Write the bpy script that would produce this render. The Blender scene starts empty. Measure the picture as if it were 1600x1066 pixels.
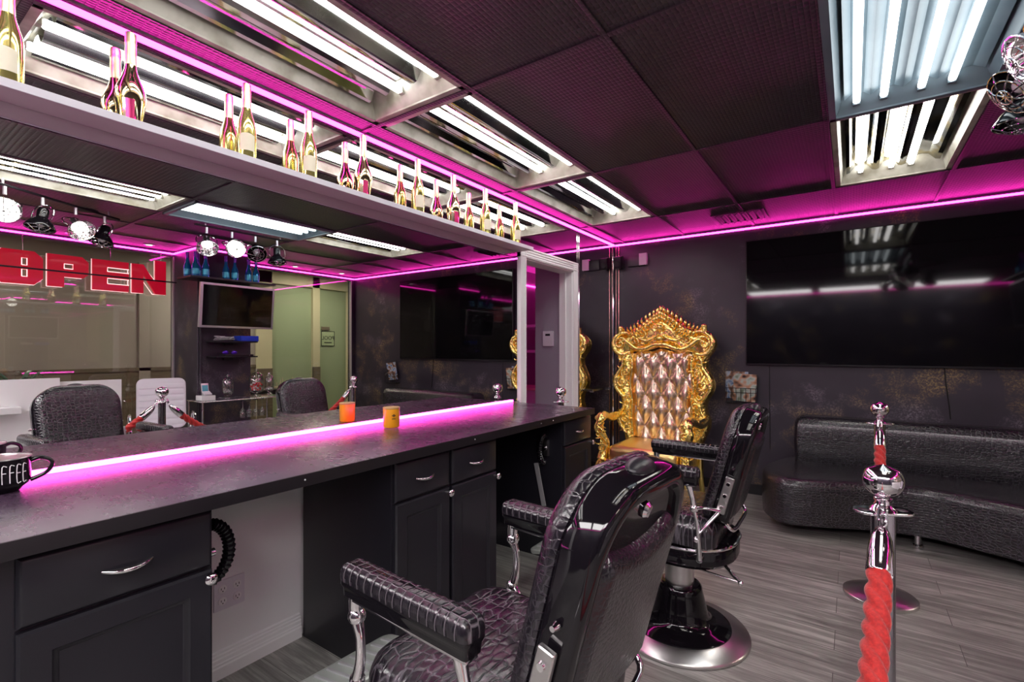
import bpy, bmesh, math, random
from mathutils import Vector, Matrix, noise
random.seed(7)
PI = math.pi
scene = bpy.context.scene
col = scene.collection
V = Vector

# ---------------------------------------------------------------- materials
def newmat(name):
    m = bpy.data.materials.new(name); m.use_nodes = True
    nt = m.node_tree
    return m, nt, nt.nodes['Principled BSDF']
def pm(name, c, rough=.5, metal=0., spec=.5, coat=0., emis=None, es=0., trans=0., ior=1.45):
    m, nt, b = newmat(name)
    b.inputs['Base Color'].default_value = (*c, 1)
    b.inputs['Roughness'].default_value = rough
    b.inputs['Metallic'].default_value = metal
    b.inputs['Specular IOR Level'].default_value = spec
    b.inputs['Coat Weight'].default_value = coat
    b.inputs['Coat Roughness'].default_value = .05
    b.inputs['Transmission Weight'].default_value = trans
    b.inputs['IOR'].default_value = ior
    if emis:
        b.inputs['Emission Color'].default_value = (*emis, 1)
        b.inputs['Emission Strength'].default_value = es
    return m
def nd(nt, t, **kw):
    n = nt.nodes.new(t)
    for k, v in kw.items():
        if k in ('operation', 'blend_type', 'feature', 'noise_dimensions', 'data_type', 'wave_type', 'bands_direction', 'voronoi_dimensions', 'invert'):
            setattr(n, k, v)
        else:
            n.inputs[k.replace('_', ' ')].default_value = v
    return n
def coords(nt, scale=(1, 1, 1), kind='Object', rot=(0, 0, 0)):
    tc = nt.nodes.new('ShaderNodeTexCoord'); mp = nt.nodes.new('ShaderNodeMapping')
    mp.inputs['Scale'].default_value = scale; mp.inputs['Rotation'].default_value = rot
    nt.links.new(tc.outputs[kind], mp.inputs['Vector'])
    return mp.outputs['Vector']
def math_(nt, op, a, b=None, clamp=False):
    n = nt.nodes.new('ShaderNodeMath'); n.operation = op; n.use_clamp = clamp
    for i, x in enumerate((a, b)):
        if x is None: continue
        if isinstance(x, (int, float)): n.inputs[i].default_value = x
        else: nt.links.new(x, n.inputs[i])
    return n.outputs[0]
def ramp(nt, fac, stops):
    r = nt.nodes.new('ShaderNodeValToRGB'); e = r.color_ramp.elements
    while len(e) < len(stops): e.new(.5)
    for el, (p, c) in zip(e, stops):
        el.position = p; el.color = (*c, 1) if len(c) == 3 else c
    nt.links.new(fac, r.inputs[0]); return r.outputs[0]
def mixc(nt, fac, a, b):
    n = nt.nodes.new('ShaderNodeMix'); n.data_type = 'RGBA'
    for s, x in ((0, fac), (6, a), (7, b)):
        if isinstance(x, (int, float)): n.inputs[s].default_value = x
        elif isinstance(x, tuple): n.inputs[s].default_value = (*x, 1)
        else: nt.links.new(x, n.inputs[s])
    return n.outputs[2]
def bump(nt, b, h, strength=.5, dist=.01):
    n = nt.nodes.new('ShaderNodeBump'); n.inputs['Strength'].default_value = strength
    n.inputs['Distance'].default_value = dist
    nt.links.new(h, n.inputs['Height']); nt.links.new(n.outputs[0], b.inputs['Normal'])
    return n

def croc(name, base=(.01, .008, .012), scale=(30, 30, 30), strength=.8, rough=.2, crease=(.05, .045, .055), wob=.9, rnd=.6):
    m, nt, b = newmat(name)
    v = coords(nt, scale)
    nz = nd(nt, 'ShaderNodeTexNoise', Scale=.6, Detail=2.); nt.links.new(v, nz.inputs['Vector'])
    ad = nt.nodes.new('ShaderNodeVectorMath'); ad.operation = 'MULTIPLY_ADD'
    nt.links.new(nz.outputs['Color'], ad.inputs[0]); ad.inputs[1].default_value = (wob, wob, wob); nt.links.new(v, ad.inputs[2])
    vo = nt.nodes.new('ShaderNodeTexVoronoi'); vo.feature = 'DISTANCE_TO_EDGE'; vo.inputs['Scale'].default_value = 1.
    vo.inputs['Randomness'].default_value = rnd
    nt.links.new(ad.outputs[0], vo.inputs['Vector'])
    h = ramp(nt, vo.outputs['Distance'], [(0, (0, 0, 0)), (.06, (.45,) * 3), (.25, (1, 1, 1))])
    n2 = nd(nt, 'ShaderNodeTexNoise', Scale=9., Detail=3.); nt.links.new(v, n2.inputs['Vector'])
    h2 = math_(nt, 'ADD', h, math_(nt, 'MULTIPLY', n2.outputs['Fac'], .25))
    bump(nt, b, h2, strength, .0035)
    c = ramp(nt, vo.outputs['Distance'], [(0, crease), (.07, base), (1, base)])  # highlights along the creases are put into the colour, lighter than the base
    nt.links.new(c, b.inputs['Base Color'])
    b.inputs['Roughness'].default_value = rough
    b.inputs['Specular IOR Level'].default_value = .6
    b.inputs['Coat Weight'].default_value = .15
    b.inputs['Coat Roughness'].default_value = .15
    return m

M = {}
M['croc'] = croc('croc_leather', scale=(85, 85, 70), strength=.22, crease=(.02, .018, .022))
M['croc_edge'] = croc('croc_leather_cushion', scale=(48, 48, 62), strength=.35, crease=(.035, .03, .038), wob=.6, rnd=.5)
M['croc_big'] = croc('croc_leather_large_scales', scale=(46, 24, 1), strength=.5, crease=(.09, .08, .095), wob=.7, rnd=.55)
M['croc_arm'] = croc('croc_leather_armrest', scale=(44, 52, 1), strength=.5, crease=(.16, .14, .16), wob=.35, rnd=.25)
M['croc_sofa'] = croc('croc_leather_sofa', base=(.014, .013, .018), scale=(38, 38, 60), strength=.6, rough=.2, crease=(.04, .036, .048))
M['croc_sofa'].node_tree.nodes['Principled BSDF'].inputs['Coat Weight'].default_value = .5
M['gloss'] = pm('gloss_black', (.006, .005, .007), .06, 0, .5, 0)
M['black'] = pm('satin_black', (.014, .013, .017), .35)
M['rubber'] = pm('black_rubber', (.02, .02, .022), .55)
M['chrome'] = pm('chrome', (.82, .8, .82), .07, 1)
M['satin_chrome'] = pm('satin_chrome', (.62, .6, .6), .28, 1)
M['alu'] = pm('ribbed_aluminium', (.42, .45, .42), .35, .45)
M['silver'] = pm('silver_plastic', (.6, .6, .62), .3, .6)
M['white'] = pm('white_paint', (.86, .85, .86), .4)
M['whitegloss'] = pm('white_gloss', (.85, .85, .85), .15, 0, .5, .3)
M['whiteplastic'] = pm('white_plastic', (.75, .72, .78), .35)
M['mirror'] = pm('mirror_silver', (.86, .88, .87), .0, 1)
M['screen'] = pm('black_glass_screen', (.004, .004, .005), .05, 0, .45, 0)
M['cord'] = pm('black_cord', (.01, .01, .01), .5)
M['cream'] = pm('cream_paint', (.62, .56, .38), .5)
M['blue_plastic'] = pm('blue_plastic', (.02, .06, .6), .3)
M['purple'] = pm('purple_gloss', (.12, .03, .6), .12, .5)
M['foil'] = pm('gold_foil', (.9, .82, .52), .36, 1)
M['gold_glass'] = pm('mirrored_gold_glass', (.85, .74, .42), .06, 1)
M['green_glass'] = pm('green_gold_glass', (.8, .74, .24), .1, .85, .5, .4)
M['label_white'] = pm('cream_paper', (.8, .77, .6), .6)
M['label_pink'] = pm('pink_foil_label', (.75, .08, .25), .25, .7)
M['pole'] = pm('grey_satin_metal', (.45, .42, .45), .22, 1)
M['candy_r'] = pm('red_candy', (.7, .02, .02), .3)
M['candy_w'] = pm('white_candy', (.85, .8, .78), .3)
M['leaf'] = pm('dark_leaf', (.02, .07, .03), .35)
M['amber'] = pm('amber_wax', (1, .42, .015), .35, 0, .5, .2, emis=(1, .35, .02), es=0)
M['text_white'] = pm('white_print', (.9, .88, .9), .5)
M['copper'] = pm('copper_strip', (.75, .45, .4), .2, 1)

# red sign, self lit edges
M['sign_red'] = pm('red_acrylic', (.45, .004, .02), .3, 0, .5, .2, emis=(.7, .005, .03), es=.28)
M['sign_edge'] = pm('lit_sign_edge', (1, .8, .8), .4, emis=(1, .6, .6), es=1.1)

def emit(name, c, s):
    m = bpy.data.materials.new(name); m.use_nodes = True; nt = m.node_tree
    nt.nodes.clear(); e = nt.nodes.new('ShaderNodeEmission'); o = nt.nodes.new('ShaderNodeOutputMaterial')
    e.inputs[0].default_value = (*c, 1); e.inputs[1].default_value = s
    nt.links.new(e.outputs[0], o.inputs[0]); return m
M['tube'] = emit('fluorescent_tube', (1, .97, .95), 9.)
M['tube_cool'] = emit('fluorescent_tube_cool', (.88, .96, 1), 3.2)
M['led'] = emit('magenta_led', (1, .028, .48), 13.5)
M['led_counter'] = emit('magenta_led_counter', (1, .06, .52), 10.5)
M['bulb'] = emit('lamp_bulb', (1, .95, .85), 6.)
M['panel'] = emit('hall_panel_light', (1, .93, .75), 14.)
M['fill_panel'] = emit('fill_panel_light', (1, .97, .96), 15.)  # emission of the added fill panels, no known fixture
M['downlight'] = emit('downlight_lens', (1, .85, .8), 3.)

def pane(name, tint=(1, 1, 1), f0=.05):
    m = bpy.data.materials.new(name); m.use_nodes = True; nt = m.node_tree; nt.nodes.clear()
    lw = nt.nodes.new('ShaderNodeLayerWeight'); lw.inputs['Blend'].default_value = .5
    p = math_(nt, 'POWER', lw.outputs['Facing'], 4.)
    f = math_(nt, 'ADD', math_(nt, 'MULTIPLY', p, .8), f0, True)
    t = nt.nodes.new('ShaderNodeBsdfTransparent'); t.inputs[0].default_value = (*tint, 1)
    g = nt.nodes.new('ShaderNodeBsdfGlossy'); g.inputs['Roughness'].default_value = .01
    mx = nt.nodes.new('ShaderNodeMixShader'); o = nt.nodes.new('ShaderNodeOutputMaterial')
    nt.links.new(f, mx.inputs[0]); nt.links.new(t.outputs[0], mx.inputs[1]); nt.links.new(g.outputs[0], mx.inputs[2])
    nt.links.new(mx.outputs[0], o.inputs[0]); return m
M['pane'] = pane('window_glass', (.93, .93, .92), .07)
M['jar_glass'] = pane('jar_glass', (.9, .92, .93), .2)
M['green_pane'] = pm('green_glass', (.36, .42, .27), .12, 0, .5, .3)
M['bottle_blue'] = pm('blue_glass', (.02, .3, .62), .06, .55, .6, .5)

def m_ceiling():
    m, nt, b = newmat('embossed_black_tile')
    v = coords(nt, (1, 1, 1))
    sx = nt.nodes.new('ShaderNodeSeparateXYZ'); nt.links.new(v, sx.inputs[0])
    a = math_(nt, 'ABSOLUTE', math_(nt, 'SINE', math_(nt, 'MULTIPLY', sx.outputs[0], 2 * PI / .034)))
    c = math_(nt, 'ABSOLUTE', math_(nt, 'SINE', math_(nt, 'MULTIPLY', sx.outputs[1], 2 * PI / .05)))
    h = math_(nt, 'POWER', math_(nt, 'MULTIPLY', a, c), .45)
    n = nd(nt, 'ShaderNodeTexNoise', Scale=2.5, Detail=3.); nt.links.new(v, n.inputs['Vector'])
    bump(nt, b, h, .8, .004)
    nt.links.new(ramp(nt, n.outputs['Fac'], [(.3, (.04, .034, .042)), (.7, (.052, .045, .054))]), b.inputs['Base Color'])
    b.inputs['Roughness'].default_value = .38; b.inputs['Specular IOR Level'].default_value = .6
    return m
M['ceiling'] = m_ceiling()

def m_wall():
    m, nt, b = newmat('charcoal_wall_gold_flecks')
    v = coords(nt, (1, 1, 1))
    big = nd(nt, 'ShaderNodeTexNoise', Scale=2.6, Detail=2., Roughness=.5); nt.links.new(v, big.inputs['Vector'])
    fine = nd(nt, 'ShaderNodeTexNoise', Scale=75., Detail=3., Roughness=.8); nt.links.new(v, fine.inputs['Vector'])
    mid = nd(nt, 'ShaderNodeTexNoise', Scale=9., Detail=3.); nt.links.new(v, mid.inputs['Vector'])
    hue = nd(nt, 'ShaderNodeTexNoise', Scale=1.9, Detail=0.); nt.links.new(coords(nt, (1, 1, 1), rot=(0, 0, 1)), hue.inputs['Vector'])
    mk = ramp(nt, math_(nt, 'ADD', math_(nt, 'MULTIPLY', big.outputs['Fac'], .62), math_(nt, 'MULTIPLY', mid.outputs['Fac'], .38)), [(.53, (0, 0, 0)), (.68, (1, 1, 1))])
    fk = ramp(nt, fine.outputs['Fac'], [(.47, (0, 0, 0)), (.62, (1, 1, 1))])
    fac = math_(nt, 'MULTIPLY', mk, math_(nt, 'ADD', math_(nt, 'MULTIPLY', fk, .6), .06), True)
    spl = ramp(nt, hue.outputs['Fac'], [(.47, (.34, .3, .36)), (.54, (.5, .36, .12))])
    cb = ramp(nt, big.outputs['Fac'], [(.3, (.028, .023, .036)), (.7, (.042, .035, .052))])
    nt.links.new(mixc(nt, fac, cb, spl), b.inputs['Base Color'])
    b.inputs['Roughness'].default_value = .42
    bump(nt, b, fine.outputs['Fac'], .12, .004)
    return m
M['wall'] = m_wall()

def m_floor():
    m, nt, b = newmat('grey_wood_planks')
    v = coords(nt, (1, 1, 1))
    br = nt.nodes.new('ShaderNodeTexBrick'); nt.links.new(v, br.inputs['Vector'])
    br.inputs['Scale'].default_value = 1.; br.inputs['Brick Width'].default_value = 1.22; br.inputs['Row Height'].default_value = .18
    br.inputs['Mortar Size'].default_value = .0015; br.inputs['Mortar Smooth'].default_value = .2
    br.inputs['Color1'].default_value = (.2, .2, .2, 1); br.inputs['Color2'].default_value = (.8, .8, .8, 1); br.inputs['Mortar'].default_value = (0, 0, 0, 1)
    br.offset = .37
    v2 = coords(nt, (2.2, 26, 1))
    n = nd(nt, 'ShaderNodeTexNoise', Scale=1., Detail=6., Roughness=.65, Distortion=.6); nt.links.new(v2, n.inputs['Vector'])
    v3 = coords(nt, (6, 130, 1))
    n3 = nd(nt, 'ShaderNodeTexNoise', Scale=1., Detail=3.); nt.links.new(v3, n3.inputs['Vector'])
    s = math_(nt, 'ADD', math_(nt, 'MULTIPLY', n.outputs['Fac'], .7), math_(nt, 'MULTIPLY', n3.outputs['Fac'], .3))
    sb = nt.nodes.new('ShaderNodeSeparateColor'); nt.links.new(br.outputs['Color'], sb.inputs[0])
    s = math_(nt, 'ADD', s, math_(nt, 'MULTIPLY', math_(nt, 'SUBTRACT', sb.outputs[0], .5), .16))
    c = ramp(nt, s, [(.3, (.12, .117, .11)), (.5, (.26, .255, .24)), (.68, (.5, .49, .465))])
    nt.links.new(mixc(nt, br.outputs['Fac'], c, (.12, .115, .11)), b.inputs['Base Color'])
    nt.links.new(ramp(nt, n3.outputs['Fac'], [(.2, (.3,) * 3), (.8, (.48,) * 3)]), b.inputs['Roughness'])
    bump(nt, b, math_(nt, 'SUBTRACT', s, br.outputs['Fac']), .25, .003)
    return m
M['floor'] = m_floor()

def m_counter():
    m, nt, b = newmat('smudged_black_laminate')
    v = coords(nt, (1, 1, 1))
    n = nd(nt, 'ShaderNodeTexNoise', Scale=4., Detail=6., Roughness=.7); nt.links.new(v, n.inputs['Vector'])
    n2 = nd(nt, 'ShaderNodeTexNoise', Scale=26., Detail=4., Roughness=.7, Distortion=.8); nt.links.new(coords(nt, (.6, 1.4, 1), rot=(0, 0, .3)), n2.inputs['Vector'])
    nt.links.new(ramp(nt, n2.outputs['Fac'], [(.3, (.055, .03, .055)), (.8, (.062, .036, .062))]), b.inputs['Base Color'])  # purple in the base colour stands in for the strip's magenta spill
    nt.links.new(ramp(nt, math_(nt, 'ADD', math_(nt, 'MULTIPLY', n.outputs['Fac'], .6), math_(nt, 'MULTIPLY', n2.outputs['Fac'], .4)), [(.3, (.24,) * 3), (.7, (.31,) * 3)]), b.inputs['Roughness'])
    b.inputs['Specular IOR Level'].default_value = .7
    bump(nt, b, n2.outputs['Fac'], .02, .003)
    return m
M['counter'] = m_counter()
M['cabinet'] = pm('blue_black_cabinet_paint', (.013, .0125, .018), .33)
M['counter_edge'] = pm('black_laminate_edge', (.012, .01, .013), .4)

def m_gold(name, c, rough, sc, st):
    m, nt, b = newmat(name)
    b.inputs['Base Color'].default_value = (*c, 1); b.inputs['Metallic'].default_value = 1; b.inputs['Roughness'].default_value = rough
    v = coords(nt, (1, 1, 1))
    vo = nd(nt, 'ShaderNodeTexVoronoi', Scale=sc); nt.links.new(v, vo.inputs['Vector'])
    n = nd(nt, 'ShaderNodeTexNoise', Scale=sc * .8, Detail=2., Distortion=1.5); nt.links.new(v, n.inputs['Vector'])
    bump(nt, b, math_(nt, 'ADD', vo.outputs['Distance'], n.outputs['Fac']), st, .006)
    return m
M['gold'] = m_gold('carved_gold', (1, .79, .25), .2, 38, .55)
M['gold_s'] = m_gold('smooth_gold', (1, .79, .26), .18, 12, .2)
M['gold_seat'] = m_gold('gold_leatherette', (.85, .62, .25), .32, 60, .12)
M['rose'] = m_gold('champagne_leatherette', (.95, .74, .58), .27, 14, .12)

def m_rope():
    m, nt, b = newmat('red_rope_fibre')
    n = nd(nt, 'ShaderNodeTexNoise', Scale=160., Detail=3.); nt.links.new(coords(nt, (1, 1, 1)), n.inputs['Vector'])
    nt.links.new(ramp(nt, n.outputs['Fac'], [(.3, (.38, .008, .008)), (.7, (.62, .022, .018))]), b.inputs['Base Color'])
    b.inputs['Roughness'].default_value = .7; b.inputs['Sheen Weight'].default_value = .3
    bump(nt, b, n.outputs['Fac'], .5, .002); return m
M['rope'] = m_rope()
def m_noise(name, stops, scale, rough=.5, detail=3., sc=(1, 1, 1), metal=0):
    m, nt, b = newmat(name)
    n = nd(nt, 'ShaderNodeTexNoise', Scale=scale, Detail=detail); nt.links.new(coords(nt, sc), n.inputs['Vector'])
    nt.links.new(ramp(nt, n.outputs['Fac'], stops), b.inputs['Base Color'])
    b.inputs['Roughness'].default_value = rough; b.inputs['Metallic'].default_value = metal
    return m
M['bone'] = m_noise('aged_bone_enamel', [(.35, (.3, .285, .22)), (.6, (.5, .49, .42))], 9, .35)
M['bluewhite'] = m_noise('blue_white_enamel', [(.3, (.13, .18, .21)), (.6, (.18, .23, .26))], 5, .3)
M['trough'] = m_noise('polished_reflector', [(.3, (.38, .42, .42)), (.7, (.75, .78, .76))], 4, .09, metal=1)
M['trough_dark'] = m_noise('tarnished_reflector', [(.42, (.10, .12, .14)), (.55, (.5, .42, .22)), (.6, (.7, .74, .78))], 3.4, .07, metal=1)
M['hallwall'] = m_noise('taupe_hall_wall', [(.3, (.36, .31, .28)), (.7, (.42, .37, .33))], 1.2, .6)
M['wainscot'] = m_noise('brown_wainscot', [(.3, (.13, .1, .07)), (.7, (.2, .155, .11))], 3, .5, sc=(1, 1, 9))
M['hallfloor'] = m_noise('olive_carpet', [(.3, (.2, .19, .06)), (.7, (.28, .26, .1))], 30, .8)
M['hallceil'] = pm('hall_ceiling', (.5, .47, .4), .7)
M['undershelf'] = pm('mauve_grey_board', (.5, .42, .45), .5)
M['shelf_edge'] = pm('pale_shelf_edge', (.72, .72, .78), .35)
M['mag_a'] = m_noise('printed_cover_blue', [(.3, (.03, .12, .4)), (.45, (.5, .6, .7)), (.55, (.35, .2, .13)), (.7, (.04, .04, .05))], 18, .25, 1.)
M['mag_b'] = m_noise('printed_cover_skin', [(.32, (.05, .04, .04)), (.45, (.6, .34, .22)), (.55, (.55, .65, .6)), (.72, (.1, .16, .08))], 14, .25, 1.)
M['lilac'] = pm('lilac_grey_wall', (.36, .34, .4), .5)
M['room_pink'] = pm('pale_room_wall', (.5, .42, .48), .5)
M['woodpale'] = pm('pale_wood', (.7, .55, .4), .4)

# ---------------------------------------------------------------- mesh builder
class MB:
    def __init__(s, mat=None): s.bm = bmesh.new(); s.X = mat or Matrix.Identity(4)
    def v(s, p): return s.bm.verts.new(s.X @ V(p))
    def f(s, vs):
        try: return s.bm.faces.new(vs)
        except ValueError: return None
    def box(s, c, d, bev=0, rot=None, seg=2):
        m = Matrix.Translation(c) @ (rot or Matrix.Identity(4)) @ Matrix.Diagonal((d[0], d[1], d[2], 1))
        r = bmesh.ops.create_cube(s.bm, size=1, matrix=s.X @ m)
        if bev:
            es = set(e for v in r['verts'] for e in v.link_edges)
            bmesh.ops.bevel(s.bm, geom=list(es), offset=bev, segments=seg, profile=.7, affect='EDGES')
        return s
    def b2(s, x0, x1, y0, y1, z0, z1, bev=0):
        return s.box(((x0 + x1) / 2, (y0 + y1) / 2, (z0 + z1) / 2), (abs(x1 - x0), abs(y1 - y0), abs(z1 - z0)), bev)
    def rings(s, rs, cap=True, closed=True):
        R = [[s.v(p) for p in r] for r in rs]
        n = len(R[0])
        for a, b in zip(R, R[1:]):
            for i in range(n if closed else n - 1):
                j = (i + 1) % n; s.f((a[i], a[j], b[j], b[i]))
        if cap:
            s.f(list(reversed(R[0]))); s.f(R[-1])
        return s
    def lathe(s, prof, c=(0, 0, 0), n=32, sx=1, sy=1, cap=True):
        return s.rings([[(c[0] + r * sx * math.cos(2 * PI * k / n), c[1] + r * sy * math.sin(2 * PI * k / n), c[2] + z) for k in range(n)] for r, z in prof], cap)
    def tube(s, pts, r=.01, n=10, cap=True, sub=0, flat=1., twist=None, shape=None):
        pts = [V(p) for p in pts]
        rr = list(r) if isinstance(r, (list, tuple)) else [r] * len(pts)
        if sub:
            P = []; RR = []; m = len(pts)
            for i in range(m - 1):
                p0, p1, p2, p3 = pts[max(i - 1, 0)], pts[i], pts[i + 1], pts[min(i + 2, m - 1)]
                for k in range(sub):
                    t = k / sub
                    P.append(.5 * ((2 * p1) + (p2 - p0) * t + (2 * p0 - 5 * p1 + 4 * p2 - p3) * t * t + (3 * p1 - p0 - 3 * p2 + p3) * t ** 3))
                    RR.append(rr[i] * (1 - t) + rr[i + 1] * t)
            P.append(pts[-1]); RR.append(rr[-1]); pts, rr = P, RR
        up = None; rs = []
        for i, p in enumerate(pts):
            d = (pts[min(i + 1, len(pts) - 1)] - pts[max(i - 1, 0)])
            if d.length < 1e-9: d = V((0, 0, 1))
            d.normalize()
            if up is None: up = V((0, 0, 1)) if abs(d.z) < .9 else V((1, 0, 0))
            a = up - d * up.dot(d)
            if a.length < 1e-6: a = d.orthogonal()
            a.normalize(); b = d.cross(a); up = a
            ring = []
            for k in range(n):
                t = 2 * PI * k / n; q = rr[i] * (shape(t, i) if shape else 1)
                ring.append(p + a * (math.cos(t) * q * flat) + b * (math.sin(t) * q))
            rs.append(ring)
        return s.rings(rs, cap)
    def cyl(s, a, b, r0, r1=None, n=16): return s.tube([a, b], [r0, r0 if r1 is None else r1], n)
    def sph(s, c, r, n=16, sc=(1, 1, 1), rot=None):
        m = Matrix.Translation(c) @ (rot or Matrix.Identity(4)) @ Matrix.Diagonal((r * sc[0], r * sc[1], r * sc[2], 1))
        bmesh.ops.create_uvsphere(s.bm, u_segments=n, v_segments=max(6, n // 2), radius=1, matrix=s.X @ m); return s
    def stack(s, poly, layers, f):
        """poly: 2D CCW outline; layers: (inset, height); f(u, v, h) -> 3D"""
        n = len(poly); N = []
        for i in range(n):
            a, b, c = V(poly[i - 1]), V(poly[i]), V(poly[(i + 1) % n])
            e1 = (b - a).normalized(); e2 = (c - b).normalized()
            n1 = V((-e1.y, e1.x)); n2 = V((-e2.y, e2.x)); m = (n1 + n2)
            m = m.normalized() if m.length > 1e-6 else n1
            N.append(m / max(.5, m.dot(n1)))
        return s.rings([[f(poly[i][0] + N[i].x * d, poly[i][1] + N[i].y * d, h) for i in range(n)] for d, h in layers])
    def build(s, name, mat, parent=None, smooth=38, sub=0):
        bm = s.bm
        bmesh.ops.recalc_face_normals(bm, faces=bm.faces)
        for f in bm.faces: f.smooth = bool(smooth)
        if smooth:
            ang = math.radians(smooth)
            for e in bm.edges:
                if len(e.link_faces) == 2 and e.calc_face_angle(0) > ang: e.smooth = False
        me = bpy.data.meshes.new(name); bm.to_mesh(me); bm.free()
        me.materials.append(M[mat] if isinstance(mat, str) else mat)
        o = bpy.data.objects.new(name, me); col.objects.link(o)
        if parent: o.parent = parent
        if sub:
            md = o.modifiers.new('s', 'SUBSURF'); md.levels = sub; md.render_levels = sub
        return o

def tag(o, label, cat, group=None, kind=None):
    o['label'] = label; o['category'] = cat
    if group: o['group'] = group
    if kind: o['kind'] = kind
    return o
def thing(name, loc, label, cat, rz=0, group=None):
    o = bpy.data.objects.new(name, None); col.objects.link(o); o.empty_display_size = .05
    o.location = loc; o.rotation_euler = (0, 0, rz)
    return tag(o, label, cat, group)
def struct(o): o['kind'] = 'structure'; return o
def children(o): return [c for c in list(col.objects) if c.parent == o]
def dup(o, loc=None, rz=None, label=None, parent=None):
    c = o.copy(); col.objects.link(c)
    if parent: c.parent = parent
    for ch in children(o): dup(ch, parent=c)
    if loc is not None: c.location = loc
    if rz is not None: c.rotation_euler = (0, 0, rz)
    if label: c['label'] = label
    return c
RX = lambda a: Matrix.Rotation(a, 4, 'X')
RY = lambda a: Matrix.Rotation(a, 4, 'Y')
RZ = lambda a: Matrix.Rotation(a, 4, 'Z')
def rrect(x0, x1, y0, y1, r, n=5):
    if not isinstance(r, (list, tuple)): r = [r] * 4
    P = []
    for (cx, cy, a, q) in ((x1 - r[0], y0 + r[0], -PI / 2, r[0]), (x1 - r[1], y1 - r[1], 0, r[1]), (x0 + r[2], y1 - r[2], PI / 2, r[2]), (x0 + r[3], y0 + r[3], PI, r[3])):
        for k in range(n + 1):
            t = a + PI / 2 * k / n; P.append((cx + q * math.cos(t), cy + q * math.sin(t)))
    return P

# ---------------------------------------------------------------- room shell
CZ = 2.42; XR = 4.32; YF = 4.83; YB = -1.6
struct(MB().b2(-2.6, 8.2, YB - .1, 8.2, -.08, 0).build('floor', 'floor', smooth=0))
# ceiling tiles: grid with openings for the light fixtures
xs = [0, .10, .71, 1.33, 1.95, 2.57, 3.19, 3.81, XR]
ys = [YB, -.83, .39, 1.61, 2.83, 4.05, YF]
fix_cells = {(1, 1), (1, 2), (1, 3), (1, 4), (4, 2), (4, 3), (4, 4)}
c = MB()
for i in range(len(xs) - 1):
    for j in range(len(ys) - 1):
        if (i, j) in fix_cells: continue
        c.b2(xs[i] + .004, xs[i + 1] - .004, ys[j] + .004, ys[j + 1] - .004, CZ, CZ + .02)
struct(c.build('ceiling', 'ceiling', smooth=0))
c = MB()
c.b2(-.1, XR + .1, YB - .1, YF + .1, CZ + .3, CZ + .34)
struct(c.build('ceiling_slab', 'black', smooth=0))
t = MB()
for x in xs[1:-1]: t.b2(x - .012, x + .012, YB, YF, CZ - .006, CZ + .012, .001)
for y in ys[1:-1]:
    t.b2(.0, XR, y - .012, y + .012, CZ - .0065, CZ + .0115, .001)
struct(t.build('trim_1', 'ceiling', smooth=0))
# left wall with doorway 3.10..3.88
DY0, DY1, DZ = 3.11, 3.88, 2.0
w = MB(); w.b2(-.12, -.008, YB, DY0, 0, CZ + .3); w.b2(-.12, -.008, DY1, YF + .1, 0, CZ + .3); w.b2(-.12, -.008, DY0, DY1, DZ, CZ + .3)
struct(w.build('wall_left', 'white', smooth=0))
w = MB(); w.b2(-.008, XR + .1, YF, YF + .12, 0, CZ + .3)
struct(w.build('wall_far', 'wall', smooth=0))
w = MB(); w.b2(-.12, XR + .1, YB - .12, YB, 0, CZ + .3)
struct(w.build('wall_back', 'wall', smooth=0))
w = MB(); w.b2(XR, XR + .1, YB, .1, 0, CZ + .3); w.b2(XR, XR + .1, 4.78, YF + .12, 0, CZ + .3); w.b2(XR, XR + .1, .1, 4.78, 2.36, CZ + .3)
struct(w.build('wall_right', 'wall', smooth=0))
w = MB(); w.b2(3.72, XR + .1, 2.36, 2.92, 0, CZ)
for yy in (2.372, 2.392, 2.40): w.cyl((3.70, yy - .02, .05), (3.70, yy - .02, CZ), .008)
pillar = struct(w.build('wall_pillar', 'wall', smooth=0))
for n, (y0, y1) in enumerate(((.1, 2.36), (2.92, 4.78))):
    g = struct(MB().b2(XR + .02, XR + .03, y0 + .012, y1 - .012, .05, 2.36).build('window_%d' % (n + 1), 'pane', smooth=0))
    f = MB(); f.b2(XR, XR + .05, y0, y0 + .012, 0, 2.36); f.b2(XR, XR + .05, y1 - .012, y1, 0, 2.36); f.b2(XR, XR + .05, y0, y1, 0, .05)
    fo = f.build('window_frame', 'silver', g, smooth=0)
# mirror panels on the left wall
def mirror_panel(y0, y1, z0, z1, label):
    m = MB().b2(-.008, 0, y0, y1, z0, z1).build('mirror_panel', 'mirror', smooth=0)
    return tag(m, label, 'mirror')
mp = mirror_panel(-1.2, 3.035, .9135, CZ - .007, 'long frameless wall mirror above the black counter, below and behind the bottle shelf')
mp2 = mirror_panel(3.975, YF, .02, CZ - .007, 'narrow wall mirror between the white door frame and the far corner')
b = MB(); b.b2(0, .006, 3.976, 3.984, .02, CZ - .01); b.b2(0, .006, 4.012, 4.018, .02, CZ - .01); b.b2(0, .006, YF - .035, YF - .02, .02, CZ - .01)
b.build('bevel_strip', 'chrome', mp2)
m3 = mirror_panel(3.035, 3.975, 2.085, CZ - .007, 'short strip of wall mirror above the white door frame')
# baseboards
bb = MB()
prof = [(-.008, 0), (.014, 0), (.014, .045), (.01, .05), (.01, .058), (.007, .062), (.007, .075), (.003, .079), (.003, .088), (-.001, .092), (-.001, .1), (-.008, .105)]
for y0, y1 in ((.64, 1.26), (1.93, 2.60)):
    bb.rings([[(x, y, z) for x, z in prof] for y in (y0, y1)])
struct(bb.build('baseboard_left', 'white', smooth=0))
bb = MB(); bb.b2(0.01, XR, YF - .015, YF, 0, .09); struct(bb.build('baseboard_far', 'black', smooth=0))

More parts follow.
